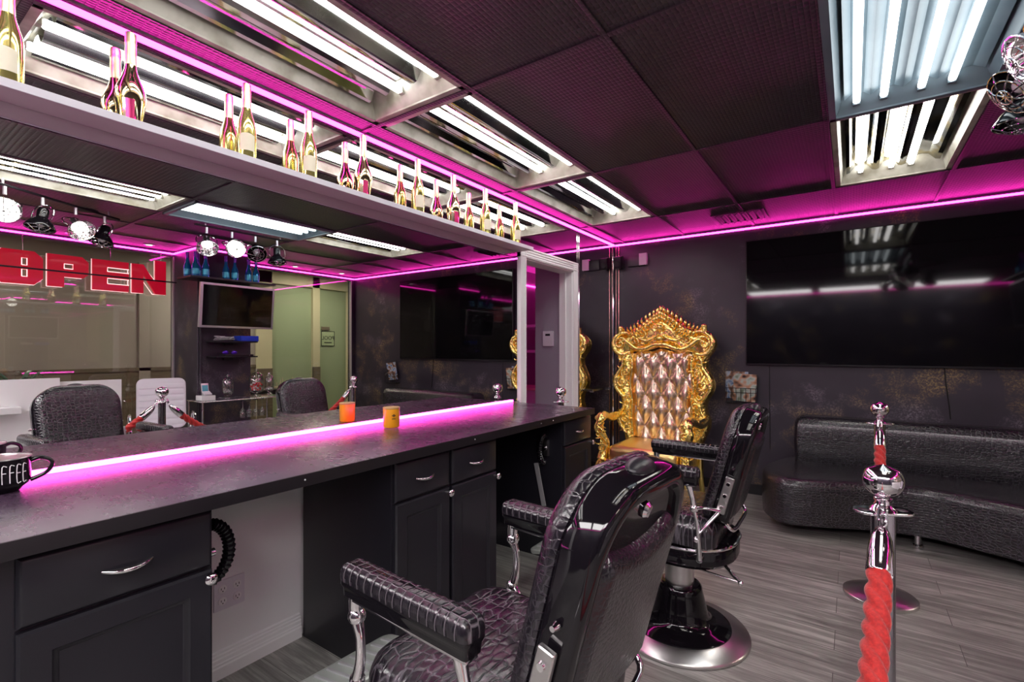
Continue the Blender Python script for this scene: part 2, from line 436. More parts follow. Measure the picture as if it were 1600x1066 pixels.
# door frame (white fluted casing) and the back room
d = MB()
def casing(mb, a, bq, w, axis):
    pr = [(0, 0), (0, .016), (.012, .02), (.02, .012), (.03, .018), (.04, .012), (.05, .018), (.06, .012), (.068, .02), (w, .016), (w, 0)]
    rs = []
    for e in (a, bq):
        if axis == 'z': rs.append([(x, e[0] + e[2] * t, e[1]) for t, x in pr])
        else: rs.append([(x, e[0], e[1] + t) for t, x in pr])
    mb.rings(rs)
casing(d, (DY0, 0, -1), (DY0, DZ + .08, -1), .08, 'z')
casing(d, (DY1, 0, 1), (DY1, DZ + .08, 1), .09, 'z')
casing(d, (DY0 - .08, DZ), (DY1 + .09, DZ), .08, 'y')
d.b2(-.125, 0.002, DY0 - .02, DY0 + .005, 0, DZ); d.b2(-.125, .002, DY1 - .012, DY1 + .02, 0, DZ + .012); d.b2(-.125, .002, DY0, DY1, DZ - .012, DZ + .02)
d.b2(-.07, -.055, DY1 - .024, DY1 - .012, 0, DZ)
struct(d.build('door_1', 'white', smooth=0))
w = MB(); w.b2(-.42, -.12, 3.93, 4.03, 0, 2.6); struct(w.build('wall_nib', 'lilac', smooth=0))
w = MB(); w.b2(-2.5, -2.4, 2.2, 7.5, 0, 2.6); w.b2(-2.4, -.12, 7.4, 7.5, 0, 2.6); w.b2(-2.4, -.12, 2.1, 2.2, 0, 2.6); w.b2(-.16, -.13, 4.95, 7.5, 0, 2.6)
struct(w.build('wall_back_room', 'room_pink', smooth=0))
struct(MB().b2(-2.5, -.12, 2.1, 7.5, 2.6, 2.66).build('ceiling_back_room', 'white', smooth=0))
tag(MB().b2(-2.4, -2.385, 2.3, 7.3, 2.36, 2.372).build('led_strip', 'led'), 'magenta light strip inside the back room seen through the doorway', 'light strip', 'magenta light strips')
t = thing('thermostat', (-.27, 3.93, 1.40), 'small white thermostat on the grey wall inside the doorway', 'thermostat')
MB().box((0, -.012, 0), (.11, .022, .14), .004).build('body', 'whiteplastic', t)
MB().box((0.0, -.024, .035), (.05, .003, .02)).build('display', 'black', t)
t = thing('storage_rack', (-1.55, 5.25, 0), 'thin white upright rack with short prongs inside the back room', 'rack')
MB().cyl((0, 0, 0), (0, 0, 1.9), .014).build('pole', 'whitegloss', t)
for z in (.35, .75, 1.15, 1.62):
    MB().box((0, .0, z), (.3, .02, .02)).build('prong', 'whitegloss', t)
MB().b2(-.15, .15, -.15, .15, 0, .03).build('base', 'whitegloss', t)
for z in (1.25, 1.62):
    tag(MB().b2(-2.4, -1.55, 5.95, 6.3, z, z + .04, .003).build('wall_shelf', 'whitegloss'), '%s white shelf on the back room wall' % ('lower' if z < 1.4 else 'upper'), 'shelf', 'back room shelves')
t = thing('low_cabinet', (-1.85, 5.9, 0), 'pale topped white cabinet under the shelves in the back room', 'cabinet')
MB().b2(-.5, .6, -.1, .45, 0, .72).build('body', 'white', t); MB().b2(-.52, .62, -.12, .46, .72, .75).build('worktop', 'woodpale', t)

# ---------------------------------------------------------------- counter and cabinets
CT = .913
t = thing('counter_top', (.33, 1.0, CT - .038), 'long smudged black counter running along the mirror on three cabinets', 'counter')
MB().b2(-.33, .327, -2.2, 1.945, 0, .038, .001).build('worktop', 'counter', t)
MB().b2(.327, .3305, -2.2, 1.9455, -.001, .0375, .0008).build('front_edge', 'counter_edge', t)
for y in (.22, 1.05, 1.62, 1.75): MB().sph((.331, y - .35, .02), .003, 8).build('screw_head', 'silver', t)

def shaker(mb, x, y0, y1, z0, z1, fr=.055):
    # raised slab with a stepped recessed panel on the +x face
    f = lambda u, v, h: (x + h, u, v)
    P = [(y0, z0), (y1, z0), (y1, z1), (y0, z1)]
    mb.stack(P, [(0, 0), (0, .015), (.006, .021), (fr, .021), (fr + .004, .016), (fr + .011, .013), (fr + .014, .010)], f)
def slab(mb, x, y0, y1, z0, z1):
    mb.stack([(y0, z0), (y1, z0), (y1, z1), (y0, z1)], [(0, 0), (0, .012), (.004, .017), (.010, .021)], lambda u, v, h: (x + h, u, v))
def pull(y, z, L, parent):
    m = MB(); n = 12; pts = []; rr = []
    for k in range(n + 1):
        s = k / n * 2 - 1
        pts.append((.018 * (1 - s * s) + .004, y + s * L / 2, z - .006 * (1 - s * s))); rr.append(.0065 * (1 - .55 * abs(s) ** 3))
    m.tube(pts, rr, 10)
    o = m.build('pull_handle', 'chrome', parent)
    return o
def cabinet(y0, y1, bays, label, deep=.6):
    yc = (y0 + y1) / 2
    t = thing('base_cabinet', (0, yc, 0), label, 'cabinet', group='black base cabinets')
    b = MB(); b.b2(0.015, deep, y0 - yc, y1 - yc, .0, .8745, .002)
    b.build('body', 'cabinet', t)
    for k, (a, c, knob) in enumerate(bays):
        a -= yc; c -= yc
        m = MB(); slab(m, deep, a + .006, c - .006, .708, .860); dr = m.build('drawer', 'cabinet', t)
        h = pull((a + c) / 2, .782, .1, dr); h.location = (deep + .018, 0, 0)
        m = MB(); shaker(m, deep, a + .006, c - .006, .07, .700); do = m.build('door', 'cabinet', t)
        kb = MB(RY(PI / 2)); kb.lathe([(.006, 0), (.006, .012), (.015, .016), (.016, .022), (.012, .027), (.004, .029)], n=20)
        ko = kb.build('knob', 'chrome', do); ko.location = (deep + .02, (c - .018) if knob > 0 else (a + .022), .682)
    return t
cabinet(.20, .628, [(.235, .628, 1)], 'near base cabinet with one wide drawer over one door, beside the wall outlet')
cabinet(1.265, 1.925, [(1.268, 1.585, 1), (1.592, 1.925, 1)], 'double base cabinet with two drawers and two doors, in the middle under the counter')
cabinet(2.605, 2.99, [(2.61, 2.985, 1)], 'far narrow base cabinet under the counter end beside the gold throne')
# dark panel behind second knee space
w = MB(); w.b2(-.008, .012, 1.925, 2.605, 0, .87); struct(w.build('trim_2', 'cabinet', smooth=0))
# outlet
t = thing('wall_outlet', (-.008, .955, .322), 'double wall outlet with four sockets under the near end of the counter', 'outlet')
MB().box((.004, 0, 0), (.008, .118, .118), .003).build('plate', 'whiteplastic', t)
for yy in (-.028, .028):
    for zz in (-.024, .024):
        m = MB(RY(PI / 2)); m.lathe([(.0165, .0), (.0165, .010), (.014, .0115)], n=18); o = m.build('socket', 'white', t); o.location = (0, yy, zz)
        MB().box((.0125, -.006, .003), (.001, .002, .008)).build('slot', 'black', o); MB().box((.0125, .006, .003), (.001, .002, .008)).build('slot', 'black', o); MB().sph((.0122, 0, -.007), .0022, 8).build('slot', 'black', o)
# dryer rings
def ring_holder(loc, label, strap=False, m=1):
    t = thing('dryer_holder', loc, label, 'dryer holder', group='dryer holders on the cabinet sides')
    q = MB(); pts = []; rr = []
    for k in range(49):
        a = -1.25 + 2.5 * k / 48 + PI / 2 - .2
        pts.append((.075 * math.cos(a), m * (.012 + .05 * math.sin(a)), .078 * math.cos(a) * 0 + 0)); rr.append(.017 + .0022 * math.sin(k * 2.1))
    pts = [(0.0 + .03 * 0, m * (.03 + .062 * math.cos(-1.35 + 2.7 * k / 48)), .085 * math.sin(-1.35 + 2.7 * k / 48)) for k in range(49)]
    q.tube(pts, rr, 12); q.build('padded_ring', 'gloss', t)
    MB().cyl((0, 0, 0), (0, m * .05, 0), .012).build('hub', 'chrome', t)
    MB().box((0, m * .012, 0), (.03, .024, .1), .004).build('bracket', 'satin_chrome', t)
    if strap:
        MB(Matrix.Translation((-.01, m * .07, -.215)) @ RY(-.22)).box((0, 0, 0), (.03, .006, .26), .002).build('strap', 'silver', t)
        MB().cyl((-.035, m * .005, -.1), (-.035, m * .072, -.1), .005).build('strap_pin', 'chrome', t)
    return t
ring_holder((.5, .628, .70), 'black padded ring with chrome hub on the side of the near cabinet')
ring_holder((.5, 2.605, .69), 'dark padded ring with hanging grey strap on the side of the far narrow cabinet', True, -1)
t = tag(MB().tube([(.0, .93, .86), (.02, .92, .80), (.10, .86, .78), (.3, .7, .74), (.47, .66, .72)], .004, 8, sub=6).build('power_cord', 'copper'), 'thin pink lit cord curving behind the near padded ring under the counter', 'cord')

# LED strips
def led(x0, x1, y0, y1, z0, z1, label, mat='led'):
    return tag(MB().b2(x0, x1, y0, y1, z0, z1, .0015).build('led_strip', mat), label, 'light strip', 'magenta light strips')
led(.0, .009, -1.2, YF - .012, 2.383, 2.399, 'magenta light strip along the top of the mirror wall')
led(.012, XR - .012, YF - .009, YF, 2.383, 2.399, 'magenta light strip along the top of the far wall above the television')
led(XR - .009, XR, -1.4, 2.34, 2.383, 2.399, 'magenta light strip over the window with the red sign, seen in the mirror')
led(XR - .009, XR, 2.94, YF - .012, 2.383, 2.399, 'magenta light strip over the hallway glass, seen in the mirror')
led(3.711, 3.72, 2.34, 2.94, 2.383, 2.399, 'short magenta light strip across the front of the pillar, seen in the mirror')
led(3.73, XR, 2.345, 2.354, 2.383, 2.399, 'short magenta light strip along the side of the pillar')
led(.02, XR - .012, YB + .0, YB + .009, 2.383, 2.399, 'magenta light strip along the top of the wall behind the camera')
led(.001, .011, -1.2, 2.94, CT + .001, CT + .016, 'magenta light strip on the counter along the foot of the mirror', 'led_counter')

# ---------------------------------------------------------------- bottle shelf
t = thing('bottle_shelf', (0, 1.0, 2.03), 'long pale shelf fixed across the mirror holding the gold bottles', 'shelf')
MB().b2(.0005, .13, -2.0, 2.02, 0, .018, .002).build('board', 'undershelf', t)
MB().b2(.13, .134, -2.0, 2.022, -.003, .021).build('edge_band', 'shelf_edge', t)
def bottle(kind, loc, label, rz=0, scale=1.):
    t = thing('champagne_bottle', loc, label, 'bottle', rz, group='gold champagne bottles on the shelf')
    if kind == 'B':
        pr = [(.0, .0), (.030, .0), (.0345, .004), (.0355, .02), (.0355, .115), (.0345, .135), (.031, .155), (.025, .175), (.0195, .195), (.016, .215), (.0145, .235)]
        MB().lathe(pr, n=36).build('body', 'green_glass', t)
        m = MB(RZ(0)); n = 14; R = .0358
        pts = []
        for k in range(n + 1):
            a = -.8 + 1.6 * k / n; pts.append(a)
        rs = [[(R * math.cos(a), R * math.sin(a), z + (.008 * math.cos(a * 1.6) if i else 0)) for a in pts] for i, z in enumerate((.035, .095))]
        m.rings(rs, cap=False, closed=False); m.build('label', 'label_white', t)
    else:
        pr = [(.0, .0), (.026, .0), (.031, .004), (.035, .03), (.041, .075), (.043, .095), (.041, .115), (.034, .138), (.025, .16), (.0185, .182), (.015, .205), (.0142, .235)]
        MB().lathe(pr, n=36).build('body', 'gold_glass', t)
        m = MB(); n = 12
        rs = [[((r + .0006) * math.cos(a), (r + .0006) * math.sin(a), z) for a in [-.32 + .64 * k / n for k in range(n + 1)]] for r, z in ((.0325, .012), (.035, .03), (.0378, .05), (.041, .075))]
        m.rings(rs, cap=False, closed=False); m.build('label', 'label_pink', t)
    MB().lathe([(.0, .31), (.012, .31), (.0155, .306), (.0165, .285), (.0158, .279), (.0172, .274), (.0158, .268), (.0165, .24), (.0172, .205), (.0165, .2)][::-1], n=24, cap=True).build('foil_cap', 'foil', t)
    return t
bt = [(-.05, 'A'), (.315, 'B'), (.605, 'A'), (.985, 'B'), (1.255, 'B'), (1.55, 'A'), (1.92, 'B'), (2.215, 'A'), (2.53, 'B'), (2.88, 'B')]
ordn = ['first', 'nearest', 'second', 'third', 'fourth', 'fifth', 'sixth', 'seventh', 'eighth', 'last']
for k, (y, kd) in enumerate(bt):
    if k == 0: continue
    d_ = 'round gold bottle with pink label' if kd == 'A' else 'slim gold bottle with cream label'
    pos = {1: 'cut by the left edge of the photo', 9: 'at the far end of the shelf'}.get(k, ordn[k] + ' from the left on the shelf')
    bottle(kd, (.072, y, 2.0485), d_ + ', ' + pos, rz=-.35)

# candle & mug
t = thing('glass_candle', (.175, 1.64, CT), 'amber orange glass candle standing on the black counter before the mirror', 'candle')
MB().lathe([(.0, .001), (.036, .001), (.039, .005), (.0405, .088), (.041, .092), (.038, .092), (.037, .084), (.0, .084)], n=32).build('glass_cup', 'amber', t)
MB().lathe([(.0, .0925), (.0405, .0925), (.0415, .097), (.04, .101), (0, .102)], n=32).build('lid', pm('tan_lid', (.55, .33, .12), .4), t)
mk = MB()
Rr = .0413
a0 = math.atan2(-1.64, 1.88) + .28
for k, (da, z) in enumerate(((0, .058), (-.12, .062), (.12, .062), (0, .066), (0, .046))):
    mk.box((Rr * math.cos(a0 + da), Rr * math.sin(a0 + da), z), (.002, .008 if k != 4 else .018, .003), 0, RZ(a0 + da))
mk.build('label', 'black', t)

t = thing('coffee_mug', (.157, .288, CT), 'wide black mug with thin white COFFEE lettering at the near end of the counter', 'mug')
MB().lathe([(0, 0), (.036, 0), (.04, .004), (.044, .01), (.056, .02), (.06, .034), (.0605, .088), (.062, .092), (.0595, .093), (.0575, .088), (.057, .03), (.04, .014), (0, .012)], n=48).build('body', 'gloss', t)
ang_cam = math.atan2(-.275, 1.915)
ah = ang_cam + PI / 2 - .12
hp = [V((.058 * math.cos(ah), .058 * math.sin(ah), .078)), ]
def hpt(r, z): return (r * math.cos(ah), r * math.sin(ah), z)
MB().tube([hpt(.058, .078), hpt(.078, .084), hpt(.098, .074), hpt(.102, .058), hpt(.088, .038), hpt(.058, .024)], [.006, .0055, .005, .005, .005, .006], 10, sub=6, flat=1).build('handle', 'gloss', t)
MB().lathe([(.0612, .0905), (.0624, .092), (.0612, .0945), (.0596, .0945), (.059, .092)], n=48).build('rim', 'satin_chrome', t)
G = {'C': [[(.9, .9), (.6, 1), (.3, .95), (.1, .75), (.05, .5), (.1, .25), (.3, .05), (.6, 0), (.9, .1)]],
     'O': [[(.5, 1), (.2, .9), (.03, .6), (.03, .35), (.2, .08), (.5, 0), (.8, .08), (.97, .35), (.97, .6), (.8, .9), (.5, 1)]],
     'F': [[(.2, 0), (.2, 1), (.85, 1)], [(.2, .62), (.75, .62)]],
     'E': [[(.85, 0), (.2, 0), (.2, 1), (.85, 1)], [(.2, .55), (.75, .55)]]}
a = -.66
for chh in 'COFFEE':
    wd = {'O': .36, 'C': .3}.get(chh, .245)
    m = MB()
    for st in G[chh]:
        m.tube([(.0607 * math.cos(ang_cam + a + wd * u * .9), .0607 * math.sin(ang_cam + a + wd * u * .9), .03 + .045 * v) for u, v in st], .0011, 6, sub=3)
    m.build('lettering', 'text_white', t); a += wd

# ---------------------------------------------------------------- ceiling light fixtures
def fixture(x0, x1, y0, y1, tubes, label, style):
    t = thing('ceiling_light', ((x0 + x1) / 2, (y0 + y1) / 2, CZ), label, 'ceiling light', group='fluorescent ceiling lights')
    w = (x1 - x0) / 2 - .013; L = (y1 - y0) / 2 - .013
    drop = -.02 if style == 'cool' else -.002
    dz = .105 if style != 'cool' else .06
    fm = {'cool': 'bluewhite'}.get(style, 'bone')
    tm = {'cool': 'bluewhite', 'mirror': 'trough_dark'}.get(style, 'trough')
    fr = MB(); e = .028
    for s in (-1, 1):
        fr.b2(s * w, s * (w - e), -L, L, drop, drop + .012, .002); fr.b2(-w, w, s * L, s * (L - e), drop, drop + .0125, .002)
        # sloping side walls
        fr.rings([[(s * (w - e), y, drop + .008), (s * (w - e - .03), y, dz), (s * (w - e - .025), y, dz + .005), (s * w, y, dz + .005), (s * w, y, drop + .012)] for y in (-L, L)])
        fr.rings([[(x, s * (L - e), drop + .008), (x, s * (L - e - .05), dz), (x, s * L, dz + .005), (x, s * L, drop + .012)] for x in (-w, w)])
    fr.b2(-w, w, -L, L, dz + .005, dz + .015)
    fr.build('housing', fm, t)
    cx0, cx1 = -(w - e - .032), (w - e - .032)
    # corrugated reflector with a vault over every tube
    rf = MB(); edges = [cx0] + [(a + b) / 2 for a, b in zip(tubes, tubes[1:])] + [cx1]
    pr = []
    for k in range(len(tubes)):
        a, b = edges[k], edges[k + 1]
        if style == 'mirror' or style == 'warm':
            pr += [(a, dz - .055), (a + (b - a) * .12, dz - .05), (a + (b - a) * .3, dz - .012), (a + (b - a) * .45, dz - .006), (a + (b - a) * .55, dz - .006), (a + (b - a) * .7, dz - .012), (a + (b - a) * .88, dz - .05)]
        else:
            pr += [(a, dz - .03), (a + (b - a) * .25, dz - .01), (a + (b - a) * .75, dz - .01)]
    pr.append((cx1, pr[0][1]))
    rs = [[(x, y, z) for x, z in pr] + [(x, y, z + .002) for x, z in reversed(pr)] for y in (-L + .09, L - .09)]
    rf.rings(rs)
    rf.build('reflector', tm, t, smooth=30 if style != 'cool' else 0)
    zt = dz - .04 if style != 'cool' else dz - .035
    for x in tubes:
        if x is None: continue
        if style == 'warm' and x < -.15: continue
        tb = MB(); R = .0175 if style == 'warm' else .015
        tb.tube([(x, -L + .07, zt), (x, -L + .075, zt), (x, L - .075, zt), (x, L - .07, zt)], [R * .8, R, R, R * .8], 14)
        o = tb.build('tube', 'tube_cool' if style == 'cool' else 'tube', t)
        for s in (-1, 1):
            MB().box((x, s * (L - .058), zt + .01), (.03, .02, .05), .004).build('socket', fm, o)
    return t
for k, (j, nm) in enumerate(((1, 'nearest the camera on the mirror side'), (2, 'large in the top left, beside the mirror wall'), (3, 'middle of the row along the mirror wall'), (4, 'farthest of the row along the mirror wall'))):
    fixture(xs[1], xs[2], ys[j], ys[j + 1], (-.19, -.045, .18), 'two tube ceiling light with bone frame, ' + nm, 'warm' if j != 3 else 'warm')
fixture(xs[4], xs[5], ys[2], ys[3], (-.19, -.06, .07, .2), 'bone framed tube ceiling light in the middle row, seen only in the mirror', 'mirror')
fixture(xs[4], xs[5], ys[3], ys[4], (-.19, -.09, .04, .14), 'bluish white four tube ceiling light at the top right', 'cool')
fixture(xs[4], xs[5], ys[4], ys[5], (-.16, .0, .10), 'mirrored multi tube ceiling light nearest the television', 'mirror')
for k, x in enumerate((.9, 2.1, 3.3)):  # unseen panels, added behind the camera to brighten the room
    t = thing('panel_light', (x, -1.2, CZ - .002), 'added flat fill light panel behind the camera, ' + ['mirror side', 'middle', 'window side'][k], 'panel light', group='added fill panels behind the camera')
    MB().b2(-.56, .56, -.33, .33, -.014, -.001, .002).build('frame', 'white', t); MB().b2(-.53, .53, -.3, .3, -.016, -.0139).build('diffuser', 'fill_panel', t)
# ceiling vent
t = thing('ceiling_vent', (1.28, 4.45, CZ), 'small louvred ceiling vent lit pink above the gold throne', 'vent')
m = MB()
for sx in (-1, 1): m.b2(sx * .2, sx * .175, -.16, .16, -.008, -.001, .002); m.b2(-.2, .2, sx * .16, sx * .14, -.0085, -.001, .002)
m.build('frame', 'ceiling', t)
for k in range(7): MB().box((-.156 + .052 * k, 0, -.012), (.034, .275, .003), 0, RY(-.6)).build('louvre', 'ceiling', t)

# track lights
def track(p0, p1, n, lit, where, aims):
    p0, p1 = V(p0), V(p1); d = (p1 - p0); L = d.length; d.normalize()
    t = thing('track_rail', tuple(p0), 'thin black track rail on the ceiling carrying four spot lamps, ' + where, 'light track', group='ceiling tracks')
    q = p1 - p0
    MB().tube([(0, 0, 0), tuple(q)], .009, 8).build('rail', 'black', t)
    m = MB(); 
    for s in (.1, .9):
        a = q * s; m.cyl((a.x, a.y, 0), (a.x, a.y, CZ - p0.z), .007)
    m.build('stem', 'silver', t)
    for k in range(n):
        p = p0 + (p1 - p0) * ((k + .45) / n)
        l = thing('spot_lamp', (p.x, p.y, p.z - .01), 'caged spot lamp, %s of four on the track %s%s' % (['first', 'second', 'third', 'fourth'][k], where, ', lit' if lit[k] else ', unlit'), 'spot lamp', group='spot lamps on the tracks')
        l.scale = (1.35,) * 3
        MB().cyl((0, 0, 0), (0, 0, -.04), .008).build('stem', 'silver', l)
        ax, ay = aims[k]
        A = Matrix.Translation((0, 0, -.085)) @ RZ(ay) @ RY(ax)
        y = MB(A); y.tube([(0, .03, .045), (0, .055, .02), (0, .058, -.02), (0, .048, -.035)], .004, 6, sub=4); y.tube([(0, -.03, .045), (0, -.055, .02), (0, -.058, -.02), (0, -.048, -.035)], .004, 6, sub=4); y.tube([(0, -.03, .045), (0, 0, .05), (0, .03, .045)], .004, 6, sub=3)
        y.build('yoke', 'chrome', l)
        h = MB(A); h.lathe([(.0, .03), (.02, .028), (.024, .015), (.024, -.02), (.032, -.03), (.05, -.05), (.062, -.072), (.064, -.078), (.06, -.078), (.045, -.05), (.02, -.03), (0, -.028)], n=28)
        h.build('shade', 'gloss' if not lit[k] else 'chrome', l)
        g = MB(A)
        for s in (.062, .042, .02): g.tube([(s * math.cos(2 * PI * i / 20), s * math.sin(2 * PI * i / 20), -.08 - (.062 - s) * .45) for i in range(21)], .0018, 5, cap=False)
        for i in range(4):
            a_ = PI * i / 4; g.tube([(.062 * math.cos(a_), .062 * math.sin(a_), -.08), (.03 * math.cos(a_), .03 * math.sin(a_), -.096), (-.03 * math.cos(a_), -.03 * math.sin(a_), -.096), (-.062 * math.cos(a_), -.062 * math.sin(a_), -.08)], .0018, 5)
        g.build('wire_guard', 'chrome', l)
        MB(A).sph((0, 0, -.05), .022, 14).build('bulb', 'bulb' if lit[k] else 'whitegloss', l)
track((2.585, 1.87, 2.38), (2.585, 2.72, 2.38), 4, (0 + 1, 1, 0, 0), 'beside the bluish ceiling light', ((.7, .3), (1.1, .1), (.9, .3), (.05, .0)))
track((2.45, .62, 2.38), (2.95, 1.45, 2.38), 4, (1, 0, 1, 0), 'over the reception desk', ((1.0, .2), (.2, 1.), (.9, -.2), (.3, 1.2)))
m = tag(MB().lathe([(0, -.02), (.05, -.018), (.075, -.006), (.08, 0), (0, 0)], (3.0, 1.25, CZ - .001), 28).build('ceiling_speaker', 'black'), 'round black ceiling speaker near the lamps over the reception desk', 'ceiling speaker')
for k, (x, y, wh) in enumerate(((4.12, 1.42, 'over the sign window, left in the mirror'), (4.12, 2.05, 'over the sign window, next to the pillar'), (4.12, 3.72, 'over the hallway glass, nearer the pillar'), (4.12, 4.45, 'over the hallway glass, near the far corner'))):
    t = thing('downlight', (x, y, CZ), 'small round recessed downlight ' + wh, 'downlight', group='recessed downlights')
    MB().lathe([(.03, -.004), (.048, -.006), (.052, -.001), (.03, -.001)], n=24, cap=False).build('ring', 'whitegloss', t)
    MB().lathe([(0, -.003), (.04, -.003), (.04, -.001), (0, -.001)], n=24).build('lens', 'downlight', t)

# ---------------------------------------------------------------- barber chair (local +X is the front)
def barber_chair(loc, rz, label, dz=0.):
    t = thing('barber_chair', loc, label, 'barber chair', rz, group='black barber chairs')
    U = lambda **k: MB(Matrix.Translation((0, 0, dz)))
    MB().lathe([(0, .0), (.292, 0), (.3, .006), (.3, .014), (.294, .021), (.23, .036), (.224, .04), (.0, .04)], n=72).build('base_ring', 'satin_chrome', t)
    MB().lathe([(.224, .036), (.222, .044), (.205, .05), (.165, .056), (.14, .066), (.126, .085), (.118, .12), (.108, .165), (.1, .195), (.098, .212), (.09, .222), (.07, .226), (0, .226)], n=64).build('base_dome', 'gloss', t)
    MB().cyl((0, 0, .2), (0, 0, .42 + dz), .064, n=40).build('hydraulic_column', 'satin_chrome', t)
    # apron under the seat
    P = rrect(-.25, .21, -.235, .235, [.1, .1, .2, .2], 8)
    m = U(); m.stack(P, [(.05, .375), (.012, .385), (0, .40), (0, .455), (.006, .465), (.02, .468)], lambda u, v, h: (u, v, h)); m.build('apron', 'gloss', t)
    m = U(); pts = [(x * 1.0, y * 1.0, .468) for x, y in P] + [(P[0][0], P[0][1], .468)]
    m.tube(pts, .007, 8, cap=False); m.build('apron_trim', 'chrome', t)
    # seat cushion
    P = rrect(-.2, .25, -.235, .235, [.09, .09, .06, .06], 7)
    m = U(); m.stack(P, [(.02, .47), (0, .485), (-.004, .52), (0, .555), (.010, .578), (.028, .594), (.05, .602)], lambda u, v, h: (u, v, h + .0)); m.build('seat', 'croc_big', t)
    # backrest, tilted
    B = Matrix.Translation((-.175, 0, .585 + dz)) @ RY(-math.radians(15))
    # local frame of backrest: x forward, y across, z up; outline in (y, z)
    def outl(d=0, top=.485, hb=.205, ht=.222, r=.12):
        return rrect(-hb + d, hb - d, 0 + d, top - d, [.05, r, r, .05], 9)
    fx = lambda u, v, h: (h, u, v)
    def shaped(P): return [(u * (1 - .07 * max(0, (v - .2) / .28) - .08 * max(0, (.16 - v) / .16)), v) for u, v in P]
    P = shaped(outl())
    m = MB(B); m.stack(P, [(.012, .0), (0, .006), (-.003, .016), (0, .028), (.010, .041), (.025, .049), (.045, .052)], fx); m.build('back_cushion', 'croc_edge', t)
    m = MB(B); m.stack(P, [(0, .002), (-.003, -.004), (-.003, -.05), (.002, -.060), (.014, -.066), (.032, -.064), (.037, -.052), (.045, -.05)], fx); m.build('back_shell', 'gloss', t)
    # rear padded panel with dipped top edge
    m = MB(B); NU, NV = 36, 48; rs = []
    for jv in range(NV + 1):
        v = jv / NV; r = []
        for iu in range(NU + 1):
            u = iu / NU * 2 - 1
            hw = .172 * (1 - .10 * max(0, v - .55)) * (1 - max(0, (.08 - v) / .08) ** 2 * .12)
            tp = .385 - .032 * math.cos(u * PI / 2) - .035 * max(0, abs(u) - .82) / .18
            z = .03 + (tp - .03) * v
            e = min(1, (1 - abs(u)) * 6) ** .5 * min(1, (1 - v) * 14) ** .5 * min(1, v * 14) ** .5
            r.append((-.048 - .026 * e - .006 * math.cos(u * PI / 2) * e, u * hw, z))
        rs.append(r)
    m.rings(rs, cap=False, closed=False); m.build('rear_pad', 'croc', t)
    m = MB(B); m.lathe([(.0, 0), (.016, 0), (.017, .004), (.012, .01), (0, .012)], n=20); o = m.build('release_knob', 'chrome', t)
    o.data.transform(B @ Matrix.Translation((-.05, 0, .415)) @ RY(-PI / 2) @ B.inverted())
    m = MB(B); m.sph((-.022, 0, .484), .03, 24, (.85, 1.55, .72)); m.build('headrest_socket', 'black', t)
    # grab bar low on the shell
    m = MB(B); m.tube([(-.05, -.17, .02), (-.085, -.15, -.005), (-.09, 0, -.012), (-.085, .15, -.005), (-.05, .17, .02)], .008, 10, sub=4); m.build('back_rail', 'chrome', t)
    for s in (-1, 1):
        # side plate with bolts
        m = MB(B); m.box((-.028, s * .213, .14), (.034, .014, .155), .006, seg=3); pl = m.build('side_plate', 'satin_chrome', t)
        for z in (.09, .14, .19): MB(B).cyl((-.028, s * .217, z), (-.028, s * .226, z), .0095, .007, 14).build('bolt', 'chrome', pl)
        MB(B).cyl((-.028, s * .203, .255), (-.028, s * .216, .255), .008, .005, 12).build('bolt', 'chrome', t)
        # Y bracket to the pivot
        bp = B @ V((-.02, s * .223, .075))
        pv = V((-.13, s * .262, .655 + dz))
        m = MB()
        m.tube([tuple(bp), ((bp.x + pv.x) / 2 - .0, s * .258, bp.z + .01), tuple(pv)], [.014, .009, .013], 12, sub=5, flat=.6)
        m.tube([tuple(bp + V((.0, 0, -.01))), ((bp.x + pv.x) / 2 + .02, s * .258, .56 + dz), (-.14, s * .258, .52 + dz)], [.012, .008, .01], 12, sub=5, flat=.6)
        m.tube([tuple(pv), (-.142, s * .262, .59 + dz), (-.15, s * .256, .45 + dz)], [.013, .009, .014], 12, sub=4, flat=.8)
        m.sph(tuple(pv), .018, 16); m.sph((-.14, s * .26, .53 + dz), .014, 14); m.cyl((-.15, s * .23, .45 + dz), (-.15, s * .262, .45 + dz), .013)
        m.tube([tuple(pv), (-.12, s * .264, .71 + dz), (-.105, s * .264, .765 + dz)], [.012, .011, .016], 12, sub=4)
        m.build('side_bracket', 'chrome', t)
        # armrest
        A = Matrix.Translation((0, s * .264, .786 + dz)) @ RY(math.radians(-.3))
        P = rrect(-.15, .215, -.027, .027, .012, 4)
        m = MB(A); m.stack(P, [(.0, 0), (-.001, .003), (-.002, .012), (-.001, .022), (.003, .031), (.009, .036), (.016, .038)], lambda u, v, h: (u, v, h)); m.build('arm_pad', 'croc_arm', t)
        m = MB(A); m.stack(P, [(.014, -.034), (.006, -.03), (.004, -.012), (-.001, -.004), (-.001, .002)], lambda u, v, h: (u, v, h)); ab = m.build('arm_body', 'gloss', t)
        m = MB(A); m.box((.03, 0, -.037), (.34, .03, .006), .002); m.build('arm_trim', 'chrome', ab)
        # front S post
        m = MB()
        m.sph((.19, s * .264, .712 + dz), .019, 14)
        m.tube([(.19, s * .264, .755 + dz), (.192, s * .264, .715 + dz), (.178, s * .264, .67 + dz), (.178, s * .264, .62 + dz), (.192, s * .264, .575 + dz)], [.017, .014, .0095, .011, .013], 12, sub=5)
        m.sph((.192, s * .262, .575 + dz), .017, 14)
        m.tube([(.192, s * .262, .575 + dz), (.165, s * .262, .545 + dz), (.155, s * .26, .50 + dz), (.13, s * .25, .44 + dz)], [.013, .010, .012, .015], 12, sub=5)
